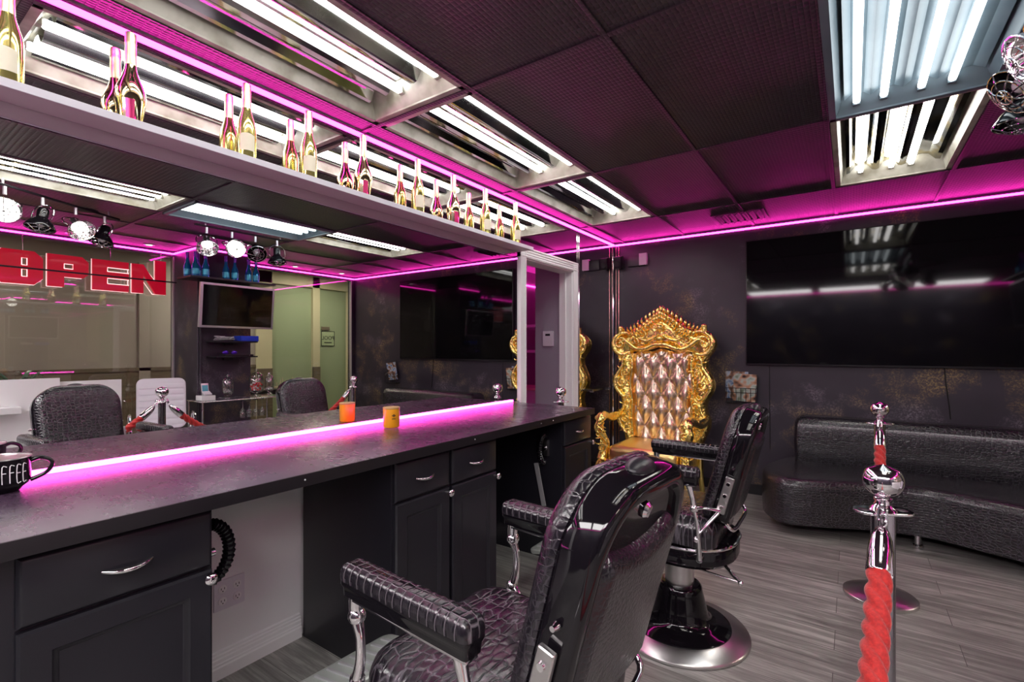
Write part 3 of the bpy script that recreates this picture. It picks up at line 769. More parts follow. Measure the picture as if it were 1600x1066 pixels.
        m.tube([(.192, s * .262, .575 + dz), (.21, s * .26, .54 + dz), (.205, s * .25, .5 + dz), (.2, s * .235, .44 + dz)], [.011, .009, .009, .012], 12, sub=5)
        m.build('arm_post', 'chrome', t)
    # lever
    m = U(); m.tube([(0, .05, .39), (-.02, .09, .365), (-.13, .12, .352), (-.275, .145, .35)], .005, 10, sub=5)
    m.tube([(-.17, .05, .40), (-.23, .1, .37), (-.285, .15, .348)], .008, 10, sub=3); m.sph((-.285, .15, .348), .011, 12); m.build('pump_lever', 'chrome', t)
    # footrest
    F = Matrix.Translation((.60, 0, .275 + dz)) @ RY(math.radians(12))
    m = MB(F); m.stack(rrect(-.10, .10, -.205, .205, .035, 5), [(.0, 0), (-.002, .004), (-.002, .018), (.004, .023), (.012, .0235)], lambda u, v, h: (u, v, h)); ft = m.build('footrest', 'alu', t)
    m = MB(F)
    for k in range(9): m.box((.0, -.16 + .04 * k, .0245), (.15, .011, .008), .0035)
    m.build('ridge', 'silver', ft)
    m = U()
    for s in (-1, 1): m.tube([(.17, s * .12, .42), (.30, s * .13, .38), (.42, s * .13, .30), (.54, s * .12, .262)], [.014, .012, .012, .014], 12, sub=5)
    m.tube([(.42, -.13, .3), (.42, .13, .3)], .010, 10); m.build('footrest_arm', 'chrome', t)
    # head release lever under the seat side (near side)
    m = U(); m.tube([(.02, .235, .44), (.03, .262, .47), (.05, .266, .53), (.055, .266, .545)], [.008, .008, .011, .012], 10, sub=4); m.build('recline_handle', 'chrome', t)
    return t
barber_chair((1.405, .903, 0), math.radians(176.5), 'black crocodile pattern barber chair nearest the camera, its back to us', .03)
barber_chair((1.395, 2.30, 0), math.radians(180.5), 'black crocodile pattern barber chair farther away, between the near one and the sofa', 0.0)

# ---------------------------------------------------------------- gold throne (faces -Y)
T0 = thing('gold_throne', (.608, 4.30, 0), 'carved gold throne armchair with tufted metallic back in the far corner', 'throne')
side = [(0, 1.66), (.06, 1.635), (.13, 1.59), (.2, 1.535), (.26, 1.495), (.32, 1.475), (.38, 1.465), (.43, 1.435), (.465, 1.39), (.475, 1.34), (.455, 1.285), (.42, 1.24), (.395, 1.20), (.40, 1.14), (.425, 1.08), (.455, 1.02), (.46, .96), (.44, .9), (.405, .85), (.39, .79), (.40, .73), (.425, .67), (.42, .6), (.39, .53), (.36, .46)]
inner = [(0, 1.315), (.04, 1.312), (.08, 1.30), (.12, 1.285), (.16, 1.272), (.2, 1.268), (.24, 1.275), (.27, 1.275), (.28, 1.26), (.27, 1.22), (.262, 1.17), (.262, 1.12), (.268, 1.08), (.278, 1.03), (.282, .99), (.28, .94), (.27, .89), (.262, .84), (.262, .79), (.265, .74), (.27, .69), (.27, .64), (.265, .58), (.26, .53), (.255, .46)]
BY = .22
fr = MB(); NR = 10
for sgn in (-1, 1):
    rs = []
    for (ox, oz), (ix, iz) in zip(side, inner):
        r = []
        for k in range(NR + 1):
            s = k / NR
            x = sgn * (ox + (ix - ox) * s); z = oz + (iz - oz) * s
            h = .05 * math.sin(PI * s) ** .6 + .012 * math.sin(s * 14 + oz * 40) * math.sin(PI * s)
            h += .02 * noise.noise(V((x * 14, z * 14, 3)))
            r.append((x, BY - .015 - h, z))
        r += [(sgn * ix, BY + .05, iz), (sgn * ox, BY + .05, oz)]
        rs.append(r)
    fr.rings(rs)
fr.build('back_frame', 'gold', T0, smooth=50)
sc_ = MB()
def spiral(mb, cx, cz, r0, a0, turns, dirn, y, rt=.013, sgn=1):
    pts = []; rr = []; n = int(22 * turns)
    for k in range(n + 1):
        s = k / n; a = a0 + dirn * 2 * PI * turns * s; r = r0 * (1 - s) ** .9 + .006
        pts.append((sgn * (cx + r * math.cos(a)), y - .012 * s, cz + r * math.sin(a))); rr.append(rt * (1.1 - .45 * s))
    mb.tube(pts, rr, 8); mb.sph(pts[-1], rt * .95, 10)
def leaf(mb, x, z, a, L, wd, y, sgn=1):
    # pointed acanthus leaf: bent tapered tube, flattened
    pts = []; rr = []
    for k in range(7):
        s = k / 6; pts.append((sgn * (x + L * s * math.cos(a + .5 * s)), y - .018 * math.sin(PI * s), z + L * s * math.sin(a + .5 * s))); rr.append(wd * (math.sin(PI * (s * .85 + .1)) ** .8) * (1 - s * .45) + .001)
    mb.tube(pts, rr, 7, flat=.8)
for sg in (-1, 1):
    yy = BY - .065
    # big C scrolls on the outline
    sc_.tube([(sg * x, yy, z) for x, z in [(.30, 1.455), (.37, 1.455), (.43, 1.42), (.455, 1.355), (.43, 1.285), (.37, 1.25), (.31, 1.265)]], [.012, .018, .024, .028, .026, .02, .012], 10, sub=5)
    sc_.tube([(sg * x, yy, z) for x, z in [(.33, 1.27), (.36, 1.20), (.37, 1.14), (.40, 1.09), (.43, 1.03), (.435, .96), (.40, .89), (.35, .85), (.32, .87)]], [.010, .016, .014, .018, .024, .026, .022, .016, .01], 10, sub=5)
    sc_.tube([(sg * x, yy, z) for x, z in [(.30, .86), (.345, .8), (.36, .74), (.395, .69), (.40, .62), (.37, .55), (.33, .5)]], [.010, .016, .015, .02, .024, .02, .012], 10, sub=5)
    sc_.tube([(sg * x, yy - .01, z) for x, z in [(.0, 1.345), (.06, 1.34), (.12, 1.315), (.18, 1.30), (.24, 1.315), (.29, 1.35), (.34, 1.385), (.38, 1.37)]], [.016, .018, .02, .02, .018, .02, .018, .012], 10, sub=5)
    sc_.tube([(sg * x, yy - .005, z) for x, z in [(.02, 1.43), (.07, 1.40), (.13, 1.38), (.19, 1.40), (.24, 1.44), (.30, 1.45)]], [.012, .014, .016, .016, .014, .01], 10, sub=5)
    sc_.tube([(sg * (x + .012), yy + .01, z) for x, z in inner[8:]], .012, 8)
    spiral(sc_, .385, 1.355, .055, 2.6, 1.3, -1, yy - .01, .012, sg)
    spiral(sc_, .17, 1.435, .045, .4, 1.3, 1, yy - .01, .011, sg)
    spiral(sc_, .245, 1.375, .035, 3.4, 1.2, -1, yy - .012, .010, sg)
    spiral(sc_, .365, .985, .05, 1.2, 1.3, -1, yy - .01, .012, sg)
    spiral(sc_, .335, 1.075, .035, -1., 1.2, 1, yy - .01, .010, sg)
    spiral(sc_, .33, .64, .042, 1.2, 1.3, -1, yy - .01, .011, sg)
    spiral(sc_, .31, .79, .03, -1, 1.2, 1, yy - .01, .009, sg)
    sc_.cyl((sg * .39, yy, 1.45), (sg * .385, yy - .0, 1.505), .022, .026, 14); sc_.sph((sg * .385, yy, 1.508), .026, 12, (1, 1, .6))
    for k in range(46):
        s = random.random(); i = int(s * (len(side) - 1)); (ox, oz), (ix, iz) = side[i], inner[i]; q = random.uniform(.1, .9)
        x = ox + (ix - ox) * q; z = oz + (iz - oz) * q
        leaf(sc_, x, z, random.uniform(0, 6.28), random.uniform(.03, .06), random.uniform(.007, .012), yy + .012, sg)
    for k in range(24):
        s = k / 23; i = 8 + s * 15.9; a, b_ = inner[int(i)], inner[min(24, int(i) + 1)]; fq = i - int(i)
        sc_.sph((sg * (a[0] + (b_[0] - a[0]) * fq + .03), yy + .008, a[1] + (b_[1] - a[1]) * fq), .008, 8)
    # crest flames
    for k in range(11):
        s = k / 10; i = s * 5.2; a, b_ = side[int(i)], side[int(i) + 1]; fq = i - int(i)
        x = a[0] + (b_[0] - a[0]) * fq; z = a[1] + (b_[1] - a[1]) * fq
        leaf(sc_, x, z - .02, 1.57 - .75 * s - .25, .065, .017, yy + .03, sg)
        leaf(sc_, x * .86, z - .055, 1.57 - .75 * s - .1, .06, .017, yy, sg)
        leaf(sc_, x * .68, z - .09 + .02 * s, 1.2 - .9 * s, .055, .016, yy - .01, sg)
sc_.sph((0, BY - .085, 1.50), .028, 14); sc_.sph((0, BY - .08, 1.40), .022, 12, (1.6, 1, 1))
for a in range(9): leaf(sc_, 0, 1.50, a * .7, .05, .011, BY - .07)
sc_.build('back_carving', 'gold', T0, smooth=50)
# tufted cushion
def lerp_in(z, tab):
    for (x0, z0), (x1, z1) in zip(tab, tab[1:]):
        if z1 <= z <= z0 or z0 <= z <= z1: return x0 + (x1 - x0) * ((z - z0) / (z1 - z0) if z1 != z0 else 0)
    return tab[-1][0]
cu = MB(); NX, NZ = 64, 96
rs = []
for j in range(NZ + 1):
    v = j / NZ; r = []
    for i in range(NX + 1):
        u = i / NX * 2 - 1
        ztop = 1.30 - .035 * (u * u) ** .8 + .01 * math.cos(u * 9)
        z = .47 + (ztop - .47) * v
        hw = lerp_in(z, inner[8:]) if z < 1.26 else .272
        x = u * (hw + .008)
        p = x / .15 + (z - .30) / .29; q = x / .15 - (z - .30) / .29
        h = (abs(math.sin(PI * p / 1)) * abs(math.sin(PI * q / 1))) ** .5
        e = min(1, (1 - abs(u)) * 5) ** .5 * min(1, (1 - v) * 12) ** .5
        r.append((x, BY - .012 - (.022 + .045 * h) * e, z))
    rs.append(r)
cu.rings(rs, cap=False, closed=False); cu.build('back_cushion', 'rose', T0, smooth=70)
nb = 0
for a in range(-2, 3):
    for b_ in range(0, 9):
        # buttons at zero crossings p,q both integer
        pass
for pp in range(-6, 12):
    for qq in range(-12, 7):
        x = (pp + qq) / 2 * .15; z = .30 + (pp - qq) / 2 * .29
        if .6 < z < 1.25 and abs(x) < .23:
            MB().sph((x, BY - .032, z), .011, 10, (1, .7, 1)).build('tuft_button', 'gold_s', T0); nb += 1
# seat
m = MB(); m.stack(rrect(-.30, .30, -.36, .20, .05, 5), [(0, .345), (-.004, .36), (-.004, .42), (.008, .448), (.025, .462), (.045, .468)], lambda u, v, h: (u, v, h)); m.build('seat', 'gold_seat', T0)
m = MB(); m.stack(rrect(-.33, .33, -.385, .22, .05, 5), [(.02, .25), (.0, .27), (.0, .335), (.01, .35)], lambda u, v, h: (u, v, h))
for sg in (-1, 1):
    m.tube([(sg * x, -.385, z) for x, z in [(0, .27), (.08, .25), (.16, .27), (.22, .24), (.29, .26)]], [.03, .02, .026, .02, .026], 8, sub=4)
    spiral(m, .12, .29, .035, 0, 1.2, 1, -.4, .01, sg); spiral(m, .24, .3, .03, 1, 1.2, -1, -.4, .01, sg)
    for k in range(26): leaf(m, random.uniform(0, .32), random.uniform(.24, .34), random.uniform(0, 6.3), .04, .009, -.39, sg)
m.sph((0, -.4, .28), .035, 12)
m.build('seat_rail', 'gold', T0, smooth=50)
for sg in (-1, 1):
    # armrest
    m = MB()
    m.tube([(sg * .40, .17, .70), (sg * .405, .08, .66), (sg * .40, -.04, .655), (sg * .385, -.16, .69), (sg * .375, -.26, .71), (sg * .37, -.33, .70), (sg * .37, -.355, .66)], [.03, .028, .028, .034, .042, .042, .03], 12, sub=5)
    m.tube([(sg * .33 + sg * .045 + k * 0 * sg, -.37, .68) for k in (0, 1)], .001, 4) if False else None
    for s2 in (-1, 1):
        m.sph((sg * .37 + s2 * .03, -.345, .695), .022, 12)
    for k in range(9): m.sph((sg * .395, .1 - .05 * k, .692 + .028 * (k > 3) * min(1, (k - 3) / 3)), .012, 8, (1.6, 1, .8))
    m.build('armrest', 'gold', T0, smooth=50)
    m = MB(); m.box((sg * .395, -.06, .70), (.055, .2, .03), .012, seg=3); m.build('arm_pad', 'gold_s', T0)
    m = MB()
    m.tube([(sg * .37, -.33, .67), (sg * .385, -.345, .61), (sg * .36, -.32, .54), (sg * .335, -.30, .47), (sg * .35, -.31, .40), (sg * .36, -.34, .33)], [.036, .04, .034, .032, .042, .045], 12, sub=5)
    for k in range(18):
        z = random.uniform(.36, .66); leaf(m, .36, z, random.uniform(0, 6.3), .05, .011, -.355, sg)
    spiral(m, .36, .6, .03, 1, 1.2, sg, -.375, .01, sg); spiral(m, .35, .44, .032, 2, 1.2, -sg, -.355, .01, sg)
    m.build('arm_support', 'gold', T0, smooth=50)
    m = MB(); m.tube([(sg * .345, -.35, .32), (sg * .37, -.37, .24), (sg * .36, -.36, .16), (sg * .335, -.34, .08), (sg * .345, -.36, .03), (sg * .35, -.37, .005)], [.045, .05, .036, .026, .032, .03], 12, sub=5)
    spiral(m, .35, .25, .04, 1, 1.2, sg, -.405, .011, sg); m.build('leg', 'gold', T0, smooth=50)
    m = MB(); m.tube([(sg * .33, .22, .46), (sg * .34, .22, .2), (sg * .35, .25, .005)], [.035, .026, .022], 10, sub=4); m.build('leg', 'gold_s', T0)

# ---------------------------------------------------------------- sofa
S0 = thing('sofa', (2.45, 4.4, 0), 'long curved black crocodile pattern sofa under the wall television', 'sofa')
def cat(pts, sub=6, closed=True):
    n = len(pts); out = []
    for i in range(n):
        p0, p1, p2, p3 = [V(pts[(i + k) % n]) for k in (-1, 0, 1, 2)]
        for k in range(sub):
            t_ = k / sub; q = .5 * ((2 * p1) + (p2 - p0) * t_ + (2 * p0 - 5 * p1 + 4 * p2 - p3) * t_ * t_ + (3 * p1 - p0 - 3 * p2 + p3) * t_ ** 3); out.append((q.x, q.y))
    return out
P = cat([(-.93, -.35), (-.80, -.53), (-.58, -.49), (-.32, -.37), (0, -.31), (.3, -.42), (.58, -.53), (.85, -.46), (.97, -.25), (.97, .0), (.93, .25), (.9, .36), (.5, .37), (0, .37), (-.5, .37), (-.75, .37), (-.88, .25), (-.96, -.1)], 6)
m = MB(); m.stack(P, [(.02, .08), (0, .09), (-.006, .2), (-.004, .33), (.0, .365), (.012, .385), (.035, .397), (.07, .402), (.1, .403)], lambda u, v, h: (u, v, h)); m.build('seat', 'croc_sofa', S0, smooth=60)
P = cat([(-.76, .14), (-.70, .12), (-.3, .15), (0, .16), (.4, .15), (.78, .12), (.86, .15), (.87, .25), (.84, .36), (.4, .375), (0, .375), (-.4, .375), (-.74, .365), (-.78, .25)], 5)
m = MB(); m.stack(P, [(.015, .38), (0, .40), (-.008, .55), (-.002, .70), (.012, .735), (.035, .755), (.06, .762)], lambda u, v, h: (u, v, h)); m.build('backrest', 'croc_sofa', S0, smooth=60)
for x, y in ((-.86, -.18), (-.04, -.22), (.8, -.35), (-.7, .28), (.75, .28), (0, .28)):
    MB().lathe([(0, 0), (.028, 0), (.026, .008), (.02, .012), (.02, .085), (0, .085)], (x, y, 0), 16).build('foot', 'chrome', S0)

# ---------------------------------------------------------------- television, magazines, wall bits
t = thing('wall_television', (2.255, YF, 1.715), 'very large black flat television on the far wall above the sofa', 'television')
MB().b2(-.985, .985, -.05, -.012, -.555, .555, .004).build('body', 'black', t)
MB().b2(-.975, .975, -.052, -.0495, -.540, .547, 0).build('screen', 'screen', t)
MB().b2(-.3, .3, -.012, 0, -.2, .2).build('wall_mount', 'black', t)
t = thing('wall_television', (3.47, 2.66, 1.765), 'small television with silver white frame on the pillar arm, seen in the mirror', 'television')
t.rotation_euler = (0, -.10, 0)
MB().b2(-.02, .02, -.39, .39, -.235, .235, .006).build('frame', 'silver', t)
MB().b2(-.0215, -.019, -.365, .365, -.212, .212).build('screen', 'screen', t)
m = MB(); m.tube([(.02, .0, 0), (.13, .03, .0), (.262, .0, -.02)], .018, 10); m.box((.262, 0, 0), (.01, .14, .24), .003); m.box((.025, 0, 0), (.02, .2, .2), .004); m.build('wall_arm', 'black', t)
def magazines(x, label, r):
    t = thing('magazine_rack', (x, YF, .95), label, 'magazine rack', group='magazine racks on the far wall')
    m = MB(); 
    for z in (-.04, .0): m.tube([(-.125, -.005, z + .03), (-.125, -.07, z), (.125, -.07, z), (.125, -.005, z + .03)], .003, 6)
    for k in range(7): m.tube([(-.12 + .04 * k, -.06, -.13), (-.12 + .04 * k, -.07, 0)], .0025, 6)
    m.b2(-.125, .125, -.065, -.001, -.135, -.128); m.build('wire_pocket', 'black', t)
    return t
def magazine(x, y, z, mat, rot, label):
    t = tag(MB(Matrix.Identity(4)).box((0, 0, .0), (.19, .008, .25), .002).build('magazine', mat), label, 'magazine', 'magazines in the wall racks')
    t.location = (x, y, z); t.rotation_euler = (.10, rot, 0); return t
magazines(1.235, 'black wire magazine rack on the wall between throne and sofa', 0)
magazine(1.195, YF - .028, .975, 'mag_a', .02, 'white and blue magazine at the back of the rack beside the throne')
magazine(1.265, YF - .05, .955, 'mag_b', .05, 'magazine with two faces on its cover, front of the rack beside the throne')
magazines(3.42, 'black wire magazine rack past the right end of the sofa, seen in the mirror', 0)
magazine(3.40, YF - .05, .985, 'mag_a', .12, 'blue magazine leaning in the rack past the sofa, seen in the mirror')
t = thing('wall_speaker', (.075, YF - .07, 2.20), 'small black speaker on a bracket high in the far corner', 'speaker')
MB(RX(.25)).box((0, 0, 0), (.085, .09, .12), .012).build('body', 'black', t)
m = MB(RX(.25) @ Matrix.Translation((0, -.046, -.01)) @ RX(PI / 2)); m.lathe([(.0, .0), (.018, .0), (.03, .004), (.034, 0), (0, -.002)], n=24); m.build('driver', 'rubber', t)
MB().tube([(0, .03, -.02), (0, .06, -.05), (0, .07, -.06)], .01, 8).build('bracket', 'black', t)
t = thing('junction_box', (.29, YF, 2.20), 'small white box with dark cover high on the far wall right of the speaker', 'junction box')
MB().b2(-.13, .05, -.035, 0, -.05, .06, .004).build('back_plate', 'black', t); MB().b2(-.01, .07, -.04, -.0, -.045, .075, .003).build('cover', 'whiteplastic', t)
tag(MB().tube([(2.62, YF - .004, 1.17), (2.628, YF - .006, 1.05), (2.645, YF - .005, .9), (2.655, YF - .004, .78)], .004, 6, sub=5).build('power_cord', 'cord'), 'thin black cord hanging from the large television to the sofa', 'cord')
tag(MB().tube([(1.455, YF - .003, 1.16), (1.46, YF - .003, .6), (1.462, YF - .003, .42)], .0025, 6).build('wire', 'cord'), 'thin dark wire running down the wall left of the sofa back', 'wire')
t = thing('corner_conduit', (0, YF, 0), 'pair of copper coloured vertical cords in the far mirror corner', 'conduit')
for x in (.022, .052): MB().cyl((x, -.008, .1), (x, -.008, 2.37), .004 if x < .03 else .006).build('cord', 'copper', t)
MB().b2(.03, .046, -.012, 0, .1, 2.37, .002).build('channel', 'black', t)
t = thing('glass_shelf', (0.0, 4.48, .905), 'small thick glass corner shelf on the narrow mirror beside the throne', 'shelf')
MB().b2(.001, .075, -.32, .31, 0, .02, .002).build('board', 'jar_glass', t)
MB().b2(.001, .02, -.2, -.17, -.02, 0, .002).build('bracket', 'chrome', t); MB().b2(.001, .02, .17, .2, -.02, 0, .002).build('bracket', 'chrome', t)

# ---------------------------------------------------------------- stanchions and ropes
def stanchion(loc, label, hd=0):
    t = thing('rope_post', loc, label, 'rope post', hd, group='chrome rope posts')
    MB().lathe([(0, 0), (.158, 0), (.16, .004), (.16, .018), (.155, .022), (.1, .036), (.05, .046), (.03, .05), (0, .05)], n=56).build('base', 'satin_chrome', t)
    MB().lathe([(0, .04), (.0245, .04), (.0245, .912), (0, .912)], n=28).build('pole', 'pole', t)
    m = MB(); m.lathe([(0, .910), (.028, .910), (.03, .914), (.024, .922), (.014, .930), (.013, .938), (.018, .943), (.02, .948), (.0, .95)], n=28); m.build('neck', 'chrome', t)
    m = MB()
    m.stack(rrect(-.062, .062, -.03, .03, .028, 8), [(0, .910), (-.001, .912), (-.001, .914), (0, .916)], lambda u, v, h: (u, v, h)); rp = m.build('ring_plate', 'chrome', t)
    for s in (-1, 1): MB().stack(rrect(s * .042 - .011, s * .042 + .011, -.012, .012, .01, 6), [(0, .9162), (0.001, .9166)], lambda u, v, h: (u, v, h)).build('slot', 'black', rp)
    m = MB(); n = 40
    prb = []
    for k in range(n + 1):
        a = -PI / 2 + PI * k / n; r = .042 * math.cos(a); z = .042 * math.sin(a)
        if a > .75: # conical cap
            s = (a - .75) / (PI / 2 - .75); r = .042 * math.cos(.75) * (1 - s); z = .042 * math.sin(.75) + .0115 * s
        prb.append((max(r, .0003), .987 + z * .95))
    m.lathe(prb, n=40); m.build('ball', 'chrome', t)
    return t
PA = (2.112, 1.462); PB = (2.172, 3.19); PC = (.29, 3.15); PD = (1.93, -.55)
stanchion((*PA, 0), 'chrome rope post closest to the camera, red rope clipped at its front', .5)
stanchion((*PB, 0), 'chrome rope post farther off, standing before the sofa', .3)
stanchion((*PC, 0), 'chrome rope post behind the far end of the counter, before the white door frame', .9)
stanchion((*PD, 0), 'chrome rope post behind the camera that the near rope runs to', .3)
def rope(a, b, sag, label):
    t = thing('barrier_rope', (0, 0, 0), label, 'rope', group='red barrier ropes')
    a, b = V((*a, .912)), V((*b, .912)); d = (b - a); d.z = 0; L = d.length; d.normalize()
    a = a + d * .034; b = b - d * .034; N = 150
    def cp(s): return a + (b - a) * s + V((0, 0, -sag * (1 - (2 * s - 1) ** 2) ** .85))
    pts = [cp(i / N) for i in range(N + 1)]
    acc = [0]
    for p, q in zip(pts, pts[1:]): acc.append(acc[-1] + (q - p).length)
    tot = acc[-1]; hook = .028; fer = .115
    def at(s):
        for i in range(N):
            if acc[i + 1] >= s: return pts[i] + (pts[i + 1] - pts[i]) * ((s - acc[i]) / (acc[i + 1] - acc[i]))
        return pts[-1]
    n = int((tot - 2 * (hook + fer) + .02) / .0045)
    P = [at(hook + fer - .01 + (tot - 2 * (hook + fer) + .02) * i / n) for i in range(n + 1)]
    st = lambda t_, i: .64 + .42 * abs(math.cos(1.5 * (t_ + i * .0045 * 50))) ** .75
    MB().tube(P, .0235, 24, shape=st).build('rope', 'rope', t, smooth=75)
    for e in (0, 1):
        g = (lambda s: at(s)) if e == 0 else (lambda s: at(tot - s))
        MB().tube([g(hook), g(hook + .006), g(hook + .03), g(hook + .06), g(hook + fer - .004), g(hook + fer)], [.006, .013, .021, .0245, .0255, .024], 24).build('end_sleeve', 'chrome', t)
        h = MB(); p0 = g(0); p1 = g(hook + .004)
        dd = (p1 - p0); top = p0 + V((0, 0, .01))
        h.tube([tuple(p1), tuple(p0 + dd * .5 + V((.008, 0, 0))), tuple(top + V((.006, 0, .008))), tuple(top + V((-.006, 0, .008))), tuple(p0 + dd * .4 + V((-.008, 0, 0)))], .004, 8, sub=5)
        h.build('hook', 'chrome', t)
    return t
rope(PA, PD, .42, 'thick red twisted rope hanging from the front of the closest post')
rope(PB, PA, .40, 'thick red twisted rope hanging between the closest post and the one before the sofa')

# ---------------------------------------------------------------- seen in the mirror: window sign
t = thing('open_sign', (4.25, 0, 0), 'large red block letter OPEN sign hung high in the window, seen in the mirror', 'sign')
def extr(mb, outs, holes, x0, x1):
    pass
def sq(y0, y1, z0, z1, r=.0, rl=None): return rrect(y0, y1, z0, z1, r, 4)
z0, z1 = 1.905, 2.215
def bar(mb, P, x0=-.035, x1=0): mb.stack(P, [(0, x0), (0, x1)], lambda u, v, h: (h, u, v))
letters = {
 'O': (.92, 1.235, lambda a, b: [[(a, z0 + .05), (a + .04, z0), (b - .06, z0), (b, z0 + .06), (b, z1 - .06), (b - .06, z1), (a + .04, z1), (a, z1 - .05)]], lambda a, b: [(a + .17, b - .11, z1 - .135, z1 - .07), (a + .17, b - .11, z0 + .07, z0 + .135)]),
 'P': (1.265, 1.57, lambda a, b: [[(a, z0), (a + .11, z0), (a + .11, z0 + .1), (b - .05, z0 + .1), (b, z0 + .15), (b, z1 - .05), (b - .05, z1), (a, z1)]], lambda a, b: [(a + .12, b - .12, z1 - .13, z1 - .085)]),
 'E': (1.60, 1.90, lambda a, b: [[(a, z0), (b, z0), (b, z1), (a, z1)]], lambda a, b: [(a + .12, b + .001, z1 - .115, z1 - .075), (a + .12, b + .001, z0 + .07, z0 + .125)]),
 'N': (1.93, 2.24, lambda a, b: [[(a, z0), (a + .1, z0), (a + .1, z0 + .14), (b - .12, z0), (b, z0), (b, z1 + .06), (b - .1, z1 + .06), (b - .1, z0 + .16), (a + .1, z1), (a, z1)]], lambda a, b: [])}
for ch, (a, b_, out, hol) in letters.items():
    m = MB(); H = hol(a, b_)
    if ch in 'OE':
        # build as bars around the holes
        ya, yb = a, b_
        hy0 = H[0][0]; hy1 = min(H[0][1], yb)
        (_, _, u0, u1), (_, _, l0, l1) = H
        bl = .05
        if ch == 'O':
            bar(m, [(a, z0 + bl), (a + .04, z0), (hy0, z0), (hy0, z1), (a + .04, z1), (a, z1 - bl)])
            bar(m, [(hy1, z0), (b_ - .06, z0), (b_, z0 + .06), (b_, z1 - .06), (b_ - .06, z1), (hy1, z1)])
        else:
            bar(m, [(a, z0), (hy0, z0), (hy0, z1), (a, z1)])
        for c0, c1 in ((z0, l0), (l1, u0), (u1, z1)): bar(m, [(hy0, c0), (hy1, c0), (hy1, c1), (hy0, c1)])
    elif ch == 'P':
        hy0, hy1, u0, u1 = H[0]
        bar(m, [(a, z0), (a + .12, z0), (a + .12, z1), (a, z1)]); bar(m, [(a + .12, u1), (hy1, u1), (hy1, z1), (a + .12, z1)]); bar(m, [(a + .12, z0 + .10), (hy1, z0 + .10), (hy1, u0), (a + .12, u0)])
        bar(m, [(hy1, z0 + .10), (b_ - .04, z0 + .10), (b_, z0 + .14), (b_, z1 - .05), (b_ - .05, z1), (hy1, z1)])
    else:
        bar(m, [(a, z0), (a + .1, z0), (a + .1, z1), (a, z1)]); bar(m, [(b_ - .1, z0), (b_, z0), (b_, z1 + .06), (b_ - .1, z1 + .06)])
        bar(m, [(a + .1, z1 - .1), (b_ - .1, z0), (b_ - .1, z0 + .12), (a + .1, z1)])
    lo = m.build('letter', 'sign_red', t, smooth=0)
    e = MB(); 
    for P in out(a, b_): e.tube([(.0, y, z) for y, z in P] + [(.0, *P[0])], .0045, 6, cap=False)
    for (h0, h1, c0, c1) in H: e.tube([(-.036, y, z) for y, z in ((h0, c0), (min(h1, b_), c0), (min(h1, b_), c1), (h0, c1), (h0, c0))], .004, 6, cap=False)
    e.build('lit_edge', 'sign_edge', lo)
MB().b2(-.045, -.035, .6, 2.34, 2.045, 2.06).build('cross_bar', 'black', t)
m = MB()
for y in (1.1, 1.75, 2.2): m.cyl((-.01, y, z1), (-.01, y, 2.36), .002)
m.build('hanging_wire', 'chrome', t)

# pillar shelf with blue bottles
t = thing('pillar_shelf', (3.56, 2.62, 2.03), 'black shelf across the pillar above the small television, holding blue bottles', 'shelf')
MB().b2(-.17, .159, -.46, .42, 0, .02, .002).build('board', 'black', t)
MB().b2(.10, .159, -.1, .1, -.03, 0, .002).build('bracket', 'black', t)
bl0 = None
for k, (x, y, w_) in enumerate(((3.62, 2.22, 'left end, back'), (3.52, 2.255, 'left end, front'), (3.63, 2.32, 'left group, rightmost at the back'), (3.50, 2.345, 'left group, rightmost in front'), (3.53, 2.56, 'middle pair, left'), (3.50, 2.64, 'middle pair, right'), (3.53, 2.80, 'right pair, left'), (3.50, 2.87, 'right pair, right'))):
    if bl0 is None:
        bl0 = thing('blue_bottle', (x, y, 2.0505), '', 'bottle', group='blue bottles on the pillar shelf')
        MB().lathe([(0, 0), (.03, 0), (.0345, .005), (.035, .10), (.031, .125), (.02, .155), (.015, .18), (.0135, .23), (0, .23)], n=24).build('body', 'bottle_blue', bl0)
        MB().lathe([(.0355, .03), (.0358, .032), (.0358, .085), (.0355, .087)], n=24, cap=False).build('label', pm('teal_label', (.1, .5, .65), .3, .5), bl0)
        MB().lathe([(0, .228), (.0142, .228), (.0148, .2), (.0156, .2), (.0156, .262), (0, .264)][::1], n=18, cap=False).build('cap', pm('violet_cap', (.25, .1, .6), .25, .7), bl0)
        o = bl0
    else: o = dup(bl0, (x, y, 2.0505))
    o['label'] = 'blue glass bottle on the shelf over the pillar television, ' + w_
# two small shelves
for z, nm in ((1.375, 'upper'), (1.21, 'lower')):
    t = thing('small_shelf', (3.63, 2.66, z), nm + ' small black shelf on the pillar under the small television', 'shelf', group='small pillar shelves')
    MB().b2(-.15, .089, -.22, .22, 0, .015, .002).build('board', 'black', t); MB().b2(.06, .089, -.05, .05, -.03, 0, .002).build('bracket', 'black', t)
t = thing('storage_box', (3.58, 2.80, 1.3905), 'bright blue open plastic box on the upper small pillar shelf', 'box')
m = MB(); m.b2(-.08, .08, -.1, .1, 0, .006, .002); m.b2(-.08, -.074, -.1, .1, 0, .06, .002); m.b2(.074, .08, -.1, .1, 0, .06, .002); m.b2(-.08, .08, -.1, -.094, 0, .06, .002); m.b2(-.08, .08, .094, .1, 0, .06, .002); m.build('tray', 'blue_plastic', t)
MB().b2(-.05, .05, -.07, .07, .007, .03, .004).build('insert', 'purple', t)
m = MB()
for k in range(9):
    m.tube([(random.uniform(-.06, .06), random.uniform(-.12, .08), .008 + random.random() * .045) for _ in range(6)], .0035, 6, sub=5)
o = tag(m.build('cable_bundle', 'silver'), 'tangle of pale cables on the upper small pillar shelf', 'cables'); o.location = (3.58, 2.58, 1.392)
